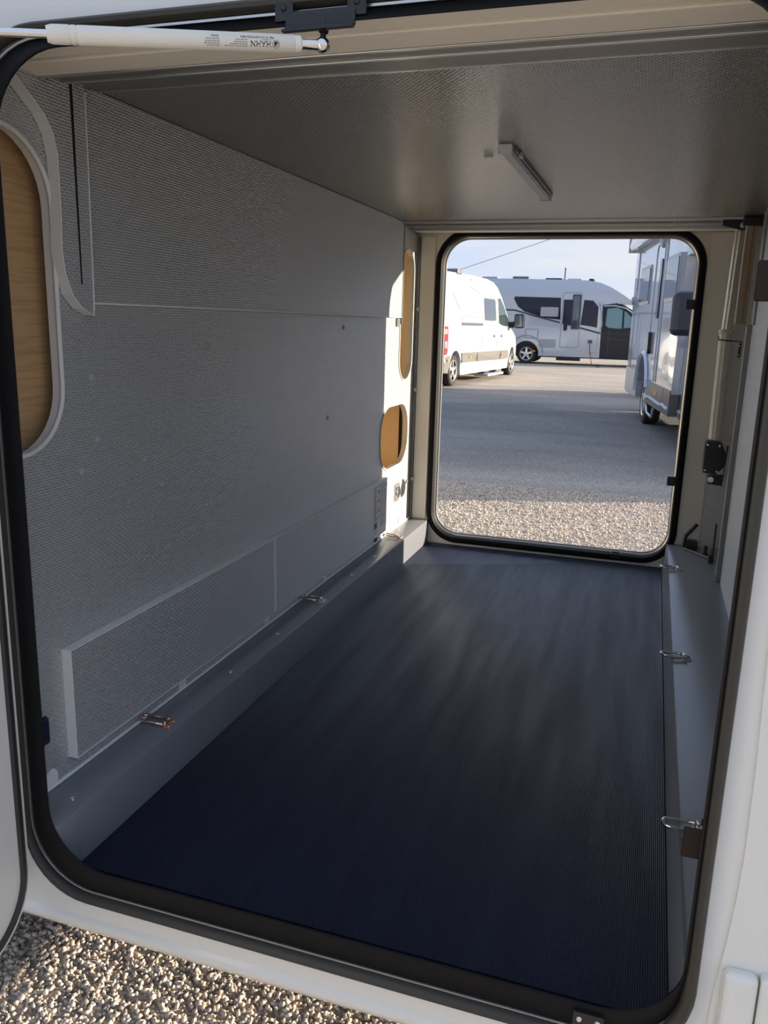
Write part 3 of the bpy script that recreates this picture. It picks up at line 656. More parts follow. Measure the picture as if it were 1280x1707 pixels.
t = thing('gas_strut', 'white gas strut with printed text across the top of the near opening', 'gas strut', (-0.382, -0.022, 1.177))
Bp = Vector((-0.378, -0.022, 1.173)); Ap = Vector((-0.606, -0.188, 1.150)); ax = (Ap-Bp).normalized()
L0 = (Ap-Bp).length
s0 = 0.024; s1 = L0
tb = lathe('cylinder_tube', Bp, ax, [(s0, 0.0070), (s0+0.001, 0.0083), (s0+0.0075, 0.0086), (s0+0.008, 0.0084), (s0+0.009, 0.0091), (s1-0.030, 0.0091), (s1-0.029, 0.0086), (s1-0.027, 0.0091), (s1-0.024, 0.0091), (s1-0.023, 0.0086), (s1-0.021, 0.0091), (s1-0.018, 0.0091), (s1-0.016, 0.0092), (s1-0.005, 0.0090), (s1, 0.0075), (s1, 0.0)], m_tube, t, 28)
lathe('piston_rod', Ap-ax*0.01, ax, [(0, 0.0041), (0.31, 0.0041)], m_chrome, t, 16)
lathe('end_fitting', Bp, ax, [(0.004, 0.0050), (0.008, 0.0056), (0.009, 0.0052), (0.022, 0.0052), (0.0235, 0.0058), (0.0242, 0.0058)], m_chrome, t, 18)
bm = bmesh.new(); bmesh.ops.create_uvsphere(bm, u_segments=20, v_segments=14, radius=0.0082, matrix=Matrix.Translation(Bp)); bmobj('ball_socket', bm, m_chrome, t, smooth=True)
lathe('ball_stud', Bp+Vector((0, 0, 0.006)), (0, 0.25, 1), [(0, 0.0032), (0.008, 0.0032), (0.008, 0.0055), (0.012, 0.0055), (0.012, 0.0035), (0.020, 0.0035)], m_bplas, t, 12)
# print on the tube, upside down, facing the viewer
C0 = Vector((0, -0.933, 0.88)); mid = Bp+ax*0.06
vw = (C0-mid); vw = (vw-ax*vw.dot(ax)).normalized()      # radial direction facing outwards
tx = ax.copy(); ty = vw.cross(tx)
rr = 0.0093
def strut_text(s, size, along, off, m, bold=0.0):
    # wrap onto the cylinder surface
    cu = bpy.data.curves.new('t', 'FONT'); cu.body = s; cu.size = size; cu.resolution_u = 2; cu.offset = bold
    ob = bpy.data.objects.new('t', cu); COL.objects.link(ob)
    dg = bpy.context.evaluated_depsgraph_get(); me = bpy.data.meshes.new_from_object(ob.evaluated_get(dg))
    bpy.data.objects.remove(ob); bpy.data.curves.remove(cu)
    for v in me.vertices:
        a = (v.co.y+off)/rr
        v.co = Bp+ax*(along+v.co.x)+(vw*math.cos(a)+ty*math.sin(a))*rr
    return link('print_line', me, m, tb)
strut_text('HAHN', 0.0078, 0.0585, -0.0015, m_ink, 0.00016)
strut_text('706 15 215 525 PX22 00N', 0.0033, 0.0550, -0.0064, m_ink, 0.00003)
strut_text('07/24', 0.0033, 0.114, -0.0064, m_ink, 0.00003)
strut_text('GASFEDERN', 0.0018, 0.0585, -0.0036, m_greyink)
for i, o_ in enumerate((0.0035, 0.0015, -0.0005, -0.0028)):
    bm = bmesh.new(); a0 = 0.084
    for (u0, u1) in ((a0, 0.107-i*0.004), (0.1135, 0.127)):
        u = u0
        while u < u1:
            w = random.uniform(0.0012, 0.0032); e = []
            for (du, do) in ((0, 0), (w, 0), (w, 0.0009), (0, 0.0009)):
                a = (o_+do)/rr; e.append(bm.verts.new(Bp+ax*(u+du)+(vw*math.cos(a)+ty*math.sin(a))*rr))
            bm.faces.new(e); u += w+0.0007
    bmobj('fine_print', bm, m_greyink, tb)
bm = bmesh.new()          # round emblem beside the name: ring and a dark rooster-like blot
def onc(u, o_): a = o_/rr; return Bp+ax*u+(vw*math.cos(a)+ty*math.sin(a))*rr
cu_, co_ = 0.0535, 0.001
K = 20
for i in range(K):
    a0, a1 = 2*math.pi*i/K, 2*math.pi*(i+1)/K
    bm.faces.new([bm.verts.new(onc(cu_+r*math.cos(a), co_+r*math.sin(a))) for r, a in ((0.0040, a0), (0.0040, a1), (0.0036, a1), (0.0036, a0))])
bm.faces.new([bm.verts.new(onc(cu_+a*0.003, co_+b*0.003)) for a, b in ((-0.9, -0.2), (-0.5, -0.8), (0.3, -0.9), (0.9, -0.3), (0.5, 0.1), (0.9, 0.9), (0.2, 0.4), (-0.3, 0.9), (-0.4, 0.2))])
bmobj('emblem', bm, m_ink, tb)
# bracket carrying the ball
t = thing('strut_bracket', 'black steel bracket screwed to the top frame holding the gas strut', 'bracket', (-0.385, -0.01, 1.20))
bm = bmesh.new(); pr = [(-0.002, 1.2115), (-0.0155, 1.2115), (-0.0175, 1.207), (-0.019, 1.197), (-0.024, 1.191), (-0.030, 1.1895), (-0.030, 1.1875), (-0.022, 1.1875), (-0.0165, 1.193), (-0.0155, 1.206), (-0.002, 1.2095)]
xs0, xs1 = -0.424, -0.342
A = [bm.verts.new((xs0, y, z)) for y, z in pr]; B = [bm.verts.new((xs1, y, z)) for y, z in pr]
for i in range(len(pr)): j = (i+1) % len(pr); bm.faces.new((A[i], A[j], B[j], B[i]))
bm.faces.new(A); bm.faces.new(B[::-1]); bmobj('bracket_body', bm, m_bplas, t)
for x in (-0.438, -0.352):
    box('bracket_ear', x, x+0.022, -0.0168, -0.0135, 1.202, 1.224, m_bplas, t, 0.001)
    lathe('screw', (x+0.011, -0.0168, 1.215), (0, -1, 0), [(0, 0.0038), (0.001, 0.0034), (0.0022, 0.0022), (0.0022, 0)], m_bplas, t, 12)
box('bracket_lip', -0.424, -0.342, -0.0185, -0.0165, 1.196, 1.207, m_bplas, t, 0.0006)
# ================================================================== PARKED VEHICLES
mv_white = mat('gloss white vehicle paint', (0.66, 0.66, 0.66), 0.12, coat=0.5)
mv_silver = mat('gloss silver grey paint', (0.44, 0.48, 0.55), 0.14, 0.2, coat=0.6)
mv_black = mat('gloss black vehicle paint', (0.010, 0.012, 0.022), 0.2, spec=0.35)
mv_glass = mat('dark tinted glass', (0.010, 0.015, 0.038), 0.12, spec=0.3)
mv_glass2 = mat('reflective window glass', (0.10, 0.13, 0.17), 0.05, 0.5)
mv_grey = mat('grey moulding plastic', (0.15, 0.145, 0.135), 0.5)
mv_dkgrey = mat('dark grey skirt paint', (0.10, 0.10, 0.105), 0.35, 0.3)
mv_seam = mat('panel gap', (0.05, 0.055, 0.065), 0.6)
mv_tyre = mat('tyre rubber', (0.018, 0.018, 0.018), 0.75)
mv_rim = mat('alloy wheel', (0.66, 0.66, 0.65), 0.25, 0.8)
mv_red = mat('red lamp lens', (0.26, 0.015, 0.015), 0.12, coat=0.6)
mv_clear = mat('clear lamp lens', (0.32, 0.26, 0.26), 0.15, coat=0.6)
mv_amber = mat('amber reflector', (0.85, 0.26, 0.03), 0.2)
mv_lgrey = mat('pale grey trim', (0.34, 0.36, 0.39), 0.35)
mv_logo = mat('dark blue grey decal', (0.05, 0.06, 0.09), 0.3)

def warp_bm(bm, wf):
    for v in bm.verts:
        c, w = wf(v.co.y, v.co.z); v.co.x = c + (v.co.x-c)*w
def slab(name, poly, x0, x1, m, parent, wf, ys=(), zs=(), holes=(), local=True, sm=None):
    """outline in (y,z) extruded across x, cut and bent by the body's width function"""
    bm = bmesh.new(); Ls = []
    for x in (x0, x1):
        es = []; L = []
        for lp in [poly]+list(holes):
            vs = [bm.verts.new((x, a, b)) for a, b in lp]; L.append(vs)
            es += [bm.edges.new((vs[i], vs[(i+1) % len(vs)])) for i in range(len(vs))]
        bmesh.ops.triangle_fill(bm, edges=es, use_beauty=True)
        Ls.append(L)
    for A, B in zip(*Ls):
        for i in range(len(A)): j = (i+1) % len(A); bm.faces.new((A[i], A[j], B[j], B[i]))
    for y in ys: bmesh.ops.bisect_plane(bm, geom=bm.verts[:]+bm.edges[:]+bm.faces[:], plane_co=(0, y, 0), plane_no=(0, 1, 0))
    for z in zs: bmesh.ops.bisect_plane(bm, geom=bm.verts[:]+bm.edges[:]+bm.faces[:], plane_co=(0, 0, z), plane_no=(0, 0, 1))
    warp_bm(bm, wf)
    o = bmobj(name, bm, m)
    o.parent = parent
    if sm: shade(o, sm)
    return o
def arch(cy, cz, r, y_in, y_out, zb, n=12):
    """arc from y_in side to y_out side over the wheel"""
    a0 = math.acos(max(-1, min(1, (y_in-cy)/r))); a1 = math.acos(max(-1, min(1, (y_out-cy)/r)))
    return [(cy+r*math.cos(a0+(a1-a0)*i/n), cz+r*math.sin(a0+(a1-a0)*i/n)) for i in range(n+1)]
def wheel(name, x, y, r, parent, w=0.22, spokes=5):
    """outer face at x, facing +x"""
    t = lathe(name, (x-w, y, r), (1, 0, 0), [(0, r*0.6), (0, r*0.93), (0.03, r), (w-0.03, r), (w-0.004, r*0.93), (w, r*0.80), (w-0.01, r*0.66), (w-0.06, r*0.64), (w-0.06, 0)], mv_tyre, None, 28); t.parent = parent
    bm = bmesh.new()
    for k in range(spokes):
        a = 2*math.pi*k/spokes+0.3; ca, sa = math.cos(a), math.sin(a); wd = r*0.10
        for (r0, r1, w0, w1) in ((r*0.1, r*0.66, wd*1.2, wd*0.9),):
            q = []
            for rr_, ww, dx in ((r0, w0, -0.012), (r1, w1, -0.02)):
                for s in (-1, 1): q.append((x+dx, y+ca*rr_-sa*ww*s, r+sa*rr_+ca*ww*s))
            vs = [bm.verts.new(p) for p in (q[0], q[1], q[3], q[2])]; vb = [bm.verts.new((p[0]-0.03, p[1], p[2])) for p in (q[0], q[1], q[3], q[2])]
            bm.faces.new(vs); bm.faces.new(vb[::-1])
            for i in range(4): j = (i+1) % 4; bm.faces.new((vs[i], vs[j], vb[j], vb[i]))
    atube(bm, [(x-0.02, y+r*0.66*math.cos(2*math.pi*k/28), r+r*0.66*math.sin(2*math.pi*k/28)) for k in range(28)], r*0.045, 6, closed=True)
    rm = bmobj('rim', bm, mv_rim); rm.parent = t
    h = lathe('hub', (x-0.05, y, r), (1, 0, 0), [(0, r*0.2), (0.035, r*0.18), (0.042, r*0.1), (0.042, 0)], mv_rim, None, 14); h.parent = t
    return t
def lines(name, segs, x, w, wf, m, parent):
    """slim raised strips, one object per polyline in (y,z)"""
    for pl in segs:
        bm = bmesh.new(); pts = []
        for (a, b), (c, d) in zip(pl, pl[1:]):
            n = max(1, int(math.hypot(c-a, d-b)/0.3))
            for i in range(n): pts.append((a+(c-a)*i/n, b+(d-b)*i/n))
        pts.append(pl[-1]); P3 = []
        for y, z in pts: c, k = wf(y, z); P3.append((c+(x-c)*k, y, z))
        atube(bm, P3, w/2, 4)
        o = bmobj(name, bm, m); o.parent = parent
def rr2(a0, a1, b0, b1, r, n=4): return rrect(a0, a1, b0, b1, r, n)

# ---------------- white panel van (side plane x=0, body towards -x, forward +y)
def build_van(label, loc, rz):
    t = thing('camper_van', label, 'van', loc, None, rz)
    def wf(y, z):
        w = 1.0
        if z > 1.25: w -= 0.13*((z-1.25)/1.2)**1.6
        if z < 0.5: w -= 0.02
        if y > 4.3: w -= 0.13*((y-4.3)/1.7)**1.8
        if y < -0.8: w -= 0.03*((-.8-y)/0.3)
        return -1.02, w
    RW, FW = 0.0, 5.18
    body = [(-1.12, 0.42), (-1.16, 0.60), (-1.10, 0.66), (-1.09, 1.3), (-1.02, 2.1), (-0.97, 2.28), (-0.86, 2.39), (-0.6, 2.44), (1.2, 2.46), (2.6, 2.45), (3.2, 2.40), (3.55, 2.28), (3.85, 2.08), (4.25, 1.72), (4.62, 1.40), (4.8, 1.27),
            (5.3, 1.16), (5.75, 1.02), (5.95, 0.82), (6.0, 0.5), (5.92, 0.30), (5.66, 0.28)]
    body += [(FW+0.42*math.cos(math.radians(a)), 0.36+0.42*math.sin(math.radians(a))) for a in range(-5, 186, 15)]
    body += [(4.70, 0.22), (0.46, 0.22)] + [(RW+0.42*math.cos(math.radians(a)), 0.36+0.42*math.sin(math.radians(a))) for a in range(-5, 186, 15)] + [(-0.48, 0.32)]
    b = slab('body', body, -2.04, 0, mv_white, t, wf, ys=[4.4, 4.7, 5.0, 5.3, 5.6, -0.8], zs=[1.25, 1.45, 1.65, 1.85, 2.05, 2.25, 2.37, 2.43], sm=30)
    box('underbody', -1.85, -0.25, -0.9, 5.6, 0.24, 0.8, mv_black, None).parent = b
    wheel('wheel', -0.03, RW, 0.345, t); wheel('wheel', -0.03, FW, 0.345, t)
    for y in (RW, FW):
        o = lathe('wheel', (-1.98, y, 0.345), (1, 0, 0), [(0, 0.25), (0.02, 0.345), (0.2, 0.345), (0.22, 0.2)], mv_tyre, None, 20); o.parent = t
    slab('tail_lamp', rr2(-1.13, -0.60, 0.70, 1.30, 0.08), -0.20, 0.014, mv_red, t, wf)
    slab('tail_lamp_lens', rr2(-1.135, -0.66, 0.84, 0.99, 0.02), -0.19, 0.020, mv_clear, t, wf)
    slab('tail_lamp_lens', [(-1.13, 1.12), (-0.66, 1.14), (-0.64, 1.24), (-1.13, 1.26)], -0.19, 0.018, mv_clear, t, wf)
    slab('rear_bumper', [(-1.24, 0.35), (-1.26, 0.62), (-0.43, 0.68), (-0.41, 0.52), (-0.47, 0.36), (-0.5, 0.30)], -2.06, 0.02, mv_grey, t, wf)
    slab('bumper_reflector', rr2(-0.62, -0.48, 0.55, 0.61, 0.01), -0.02, 0.026, mv_amber, t, wf)
    slab('filler_flap', rr2(-0.50, -0.38, 0.78, 0.96, 0.02), -0.02, 0.004, mv_lgrey, t, wf)
    # side moulding and sill
    slab('side_moulding', [(0.44, 0.50), (4.30, 0.47), (4.66, 0.50), (4.52, 0.70), (0.40, 0.72)], -0.03, 0.022, mv_grey, t, wf, ys=[1.6, 2.8, 4.0])
    for y in (1.05, 3.9): slab('side_reflector', rr2(y-0.07, y+0.07, 0.575, 0.635, 0.01), -0.02, 0.028, mv_amber, t, wf)
    lines('panel_seam', [[(1.60, 0.50), (1.60, 0.70)], [(3.7, 0.5), (3.72, 0.70)]], 0.024, 0.018, wf, mv_seam, t)
    lines('panel_seam', [[(-0.4, 1.00), (3.85, 1.02), (4.2, 0.86), (4.45, 0.72)], [(0.35, 2.18), (0.35, 1.36)], [(2.05, 2.2), (2.05, 0.72)], [(3.42, 2.22), (3.42, 0.72)], [(4.66, 1.25), (4.72, 0.8)], [(-0.82, 2.3), (-0.9, 1.3)]], 0.0, 0.010, wf, mv_lgrey, t)
    slab('sliding_door_rail', rr2(0.35, 2.03, 1.325, 1.39, 0.01), -0.02, 0.012, mv_seam, t, wf)
    for y in (3.05, 3.75):
        slab('door_handle', rr2(y, y+0.26, 1.05, 1.12, 0.03), -0.02, 0.035, mv_lgrey, t, wf)
    # windows
    w = slab('side_window', rr2(2.22, 3.20, 1.48, 1.96, 0.07), -0.05, 0.008, mv_glass2, t, wf, zs=[1.6, 1.75]); 
    slab('window_frame', rr2(2.18, 3.24, 1.45, 1.99, 0.08), -0.05, 0.004, mv_seam, t, wf, zs=[1.6, 1.75])
    slab('cab_window', [(3.50, 1.42), (3.50, 2.02), (3.72, 2.03), (4.05, 1.82), (4.45, 1.48), (4.48, 1.32), (3.9, 1.34), (3.6, 1.38)], -0.05, 0.010, mat('greenish cab glass', (0.05, 0.075, 0.07), 0.05, 0.2), t, wf, ys=[4.0], zs=[1.5, 1.65, 1.8])
    slab('windscreen', [(3.93, 2.02), (4.68, 1.36), (4.72, 1.38), (3.99, 2.04)], -1.85, -0.15, mv_glass, t, wf, zs=[1.5, 1.65, 1.8])
    # roof kit, decals
    slab('vent_grille', [(-0.22, 2.02), (0.02, 2.02), (0.40, 1.66), (0.22, 1.66)], -0.05, 0.010, mv_lgrey, t, wf, zs=[1.8])
    slab('vent_grille', [(0.25, 1.54), (0.60, 1.54), (0.75, 1.44), (0.48, 1.44)], -0.05, 0.010, mv_lgrey, t, wf)
    lines('side_decal', [[(0.8, 1.53), (2.1, 1.50)], [(1.15, 2.21), (1.95, 2.07)]], 0.004, 0.022, wf, mv_lgrey, t)
    slab('awning_rail', [(1.2, 2.34), (2.75, 2.33), (2.75, 2.37), (1.2, 2.38)], -0.3, 0.02, mv_lgrey, t, wf)
    for (y0, y1, x0, x1, h, mm) in ((0.2, 0.55, -0.5, -0.1, 0.10, mv_grey), (1.2, 2.0, -1.4, -0.6, 0.11, mv_grey), (-0.55, -0.35, -0.6, -0.3, 0.16, mv_white)):
        o = box('roof_vent', x0, x1, y0, y1, 2.42, 2.44+h, mm, None, 0.03); o.parent = t
    # entry step below the sill
    o = box('entry_step', -0.25, 0.10, 2.35, 3.85, 0.10, 0.16, mv_lgrey, None, 0.01); o.parent = t
    o = box('step_bracket', -0.20, -0.05, 2.45, 2.62, 0.16, 0.25, mv_black, None); o.parent = t
    o = box('step_bracket', -0.20, -0.05, 3.5, 3.67, 0.16, 0.25, mv_black, None); o.parent = t
    # mirror
    a = bmesh.new(); atube(a, [(-0.14, 4.42, 1.42), (0.06, 4.62, 1.40), (0.16, 4.68, 1.44)], 0.05, 8); atube(a, [(-0.14, 4.52, 1.30), (0.16, 4.66, 1.34)], 0.04, 8)
    o = bmobj('mirror_arm', a, mv_black); o.parent = t
    o = box('mirror_shell', 0.10, 0.38, 4.60, 4.78, 1.28, 1.66, mv_black, None, 0.05); o.parent = t
    o = box('mirror_glass', 0.13, 0.35, 4.590, 4.5995, 1.32, 1.62, mv_glass2, None, 0.003); o.parent = t
    for x in (-1.9, -1.05):     # rear doors glass
        o = box('rear_window', x, x+0.72, -1.115, -1.09, 1.45, 1.95, mv_glass, None, 0.01); o.parent = t
    return t
van = build_van('white panel van conversion in full sun, seen from its rear corner', (-4.194, 16.994, G), math.radians(-4.8))

# ---------------- low-profile motorhome seen broadside (forward +y, side +x)
def build_broadside(label, loc, rz):
    t = thing('motorhome', label, 'motorhome', loc, None, rz)
    def wf(y, z):
        w = 1.0
        if z > 2.5: w -= 0.10*((z-2.5)/0.5)**2
        if y > 6.6: w -= 0.30*((y-6.6)/2.4)**1.5
        return -1.15, w
    wfc = lambda y, z: (-1.15, 1.0-0.05*max(0, z-1.2)-(0.10*((y-7.6)/1.6)**2 if y > 7.6 else 0))
    f0 = 4.5     # offsets below are measured from the rear wheel
    def arc(c, r=0.46, cz=0.36): return [(c+r*math.cos(math.radians(a)), cz+r*math.sin(math.radians(a))) for a in range(-8, 189, 14)]
    RW, FW = 0.0, 4.55
    body = [(-2.0, 0.38), (-2.15, 0.5), (-2.15, 2.6), (-2.05, 2.93), (-1.9, 3.02), (1.3, 2.99), (2.05, 2.97), (2.45, 2.90), (2.85, 2.74), (3.3, 2.48), (3.62, 2.27), (3.55, 2.18), (2.95, 2.20), (2.60, 2.14), (2.62, 0.30), (0.55, 0.30)] + arc(RW) + [(-0.5, 0.36)]
    b = slab('body', body, -2.3, 0, mv_silver, t, lambda y, z: (-1.15, 1.0-(0.10*((z-2.5)/0.5)**2 if z > 2.5 else 0)-(0.35*((y-2.1)/1.5)**1.6 if y > 2.1 and z > 2.1 else 0)), ys=[2.1, 2.4, 2.7, 3.0, 3.3], zs=[2.1, 2.35, 2.5, 2.65, 2.8, 2.9], sm=30)
    cab = [(2.55, 0.30), (2.55, 2.20), (2.95, 2.24), (3.35, 2.14), (3.75, 1.90), (4.25, 1.50), (4.6, 1.28), (5.2, 1.12), (5.5, 0.95), (5.6, 0.5), (5.5, 0.30)] + arc(FW, 0.44) + [(4.05, 0.30)]
    c = slab('cab', cab, -2.15, -0.13, mv_black, t, lambda y, z: (-1.15, 1.0-0.05*max(0, z-1.2)-(0.10*((y-4.4)/1.2)**2 if y > 4.4 else 0)), zs=[1.2, 1.5, 1.8, 2.0], ys=[4.4, 4.8, 5.2], sm=30)
    wc = lambda y, z: (-1.15, 1.0-0.05*max(0, z-1.2)-(0.10*((y-4.4)/1.2)**2 if y > 4.4 else 0))
    box('underbody', -2.0, -0.3, -1.9, 5.0, 0.25, 0.9, mv_black, None).parent = b
    wheel('wheel', -0.08, RW, 0.35, t); wheel('wheel', -0.18, FW, 0.35, t)
    for y in (RW, FW):
        o = lathe('wheel', (-2.12, y, 0.35), (1, 0, 0), [(0, 0.25), (0.02, 0.35), (0.2, 0.35), (0.22, 0.2)], mv_tyre, None, 20); o.parent = t
    W_ = lambda y, z: (-1.15, 1.0)
    # side windows
    slab('side_window', [(-0.52, 2.38), (1.13, 2.36), (1.16, 1.60), (0.55, 1.66), (-0.15, 1.86), (-0.38, 2.02), (-0.55, 2.30)], -0.04, 0.014, mv_glass, t, W_)
    w = slab('window_insert', rr2(0.44, 1.07, 1.70, 2.03, 0.03), -0.03, 0.022, mv_lgrey, t, W_)
    slab('side_window', [(1.24, 2.30), (1.62, 2.30), (1.62, 1.40), (1.24, 1.44)], -0.04, 0.012, mv_glass, t, W_)
    slab('side_window', [(1.95, 2.30), (2.26, 2.28), (2.46, 2.06), (2.46, 1.36), (1.88, 1.44)], -0.04, 0.014, mv_glass, t, W_)
    dr = [(1.20, 0.64), (1.80, 0.64), (1.86, 0.7), (1.86, 2.48), (1.80, 2.54), (1.26, 2.54), (1.20, 2.48)]
    lines('entrance_door_edge', [dr+[dr[0]]], 0.004, 0.025, W_, mv_lgrey, t)
    d = slab('door_window_frame', rr2(1.55, 1.84, 1.28, 2.48, 0.03), -0.02, 0.030, mv_seam, t, W_)
    slab('door_window', rr2(1.59, 1.80, 1.33, 2.43, 0.02), -0.02, 0.036, mv_glass2, t, W_)
    slab('door_handle', rr2(1.29, 1.42, 1.22, 1.50, 0.05), -0.02, 0.035, mv_black, t, W_)
    # swoosh line and mouldings
    lines('dark_stripe', [[(-2.1, 1.93), (-0.5, 1.90), (0.2, 1.72), (1.15, 1.50)], [(1.88, 1.33), (2.6, 1.16)], [(1.24, 1.47), (1.50, 1.42)]], 0.006, 0.055, W_, mv_logo, t)
    slab('service_hatch', rr2(-0.08, 0.42, 0.90, 1.26, 0.03), -0.01, 0.008, mv_lgrey, t, W_)
    slab('service_hatch_lid', rr2(-0.03, 0.37, 0.95, 1.21, 0.02), -0.01, 0.012, mv_silver, t, W_)
    slab('service_hatch', rr2(0.46, 1.05, 0.60, 0.90, 0.02), -0.01, 0.008, mv_lgrey, t, W_)
    slab('round_badge', [(0.78+0.16*math.cos(a*0.4488), 2.70+0.06*math.sin(a*0.4488)) for a in range(14)], -0.02, -0.002, mv_lgrey, t, lambda y, z: (-1.15, 1.0-(0.10*((z-2.5)/0.5)**2 if z > 2.5 else 0)))
    slab('power_inlet', rr2(2.18, 2.34, 0.80, 0.92, 0.02), -0.02, 0.03, mv_dkgrey, t, W_)
    cb = bmesh.new(); atube(cb, [(0.025, 2.26, 0.80), (0.05, 2.27, 0.55), (0.12, 2.33, 0.30), (0.25, 2.40, 0.06), (0.9, 2.7, 0.012)], 0.012, 6); o = bmobj('power_cable', cb, mv_seam); o.parent = t
    for y in (0.20, 2.25): slab('side_reflector', rr2(y, y+0.14, 0.44, 0.49, 0.01), -0.01, 0.012, mv_amber, t, W_)
    slab('entry_step', rr2(1.1, 1.95, 0.16, 0.27, 0.02), -0.3, -0.04, mv_black, t, W_)
    lines('arch_trim', [[(0.60*math.cos(math.radians(a)), 0.42+0.60*math.sin(math.radians(a))) for a in range(0, 181, 15)]], 0.01, 0.05, W_, mv_lgrey, t)
    # white swoop between cab and body
    lines('cab_trim', [[(2.50, 0.32), (2.52, 1.1), (2.62, 1.45), (2.56, 1.95), (2.50, 2.22)], [(2.64, 2.10), (3.0, 2.12), (3.4, 2.04), (3.7, 1.84)]], 0.0, 0.05, W_, mv_silver, t)
    cw = slab('cab_window', [(2.74, 1.44), (2.76, 2.02), (3.10, 2.06), (3.42, 1.92), (3.72, 1.62), (3.72, 1.40), (3.2, 1.34), (2.85, 1.36)], -0.20, -0.105, mat('pale cab glass', (0.16, 0.27, 0.30), 0.05, 0.3), t, wc, zs=[1.6, 1.8])
    lines('window_divider', [[(3.34, 1.36), (3.32, 1.96)]], -0.10, 0.06, wc, mv_black, t)
    lines('panel_seam', [[(2.9, 1.3), (2.86, 0.34)], [(2.62, 1.18), (3.8, 1.12)], [(2.62, 0.98), (4.0, 0.92)]], -0.125, 0.02, wc, mv_dkgrey, t)
    a = bmesh.new(); atube(a, [(-0.1, 3.70, 1.5), (0.12, 3.85, 1.5)], 0.04, 8); bmobj('mirror_arm', a, mv_black).parent = t
    box('mirror_shell', 0.06, 0.30, 3.78, 3.98, 1.36, 1.80, mv_black, None, 0.05).parent = t
    # roof items
    for y0, y1, h, mm in ((-1.9, -1.3, 0.10, mv_lgrey), (-0.75, -0.15, 0.12, mv_grey), (0.45, 1.05, 0.07, mv_black), (1.25, 1.75, 0.06, mv_silver), (2.0, 2.18, 0.06, mv_black)):
        box('roof_vent', -1.3, -0.6, y0, y1, 2.96, 3.0+h, mm, None, 0.03).parent = t
    return t
m1 = build_broadside('silver and black motorhome parked broadside in the distance, in shade', (-4.51, 29.587, G), math.radians(-90))

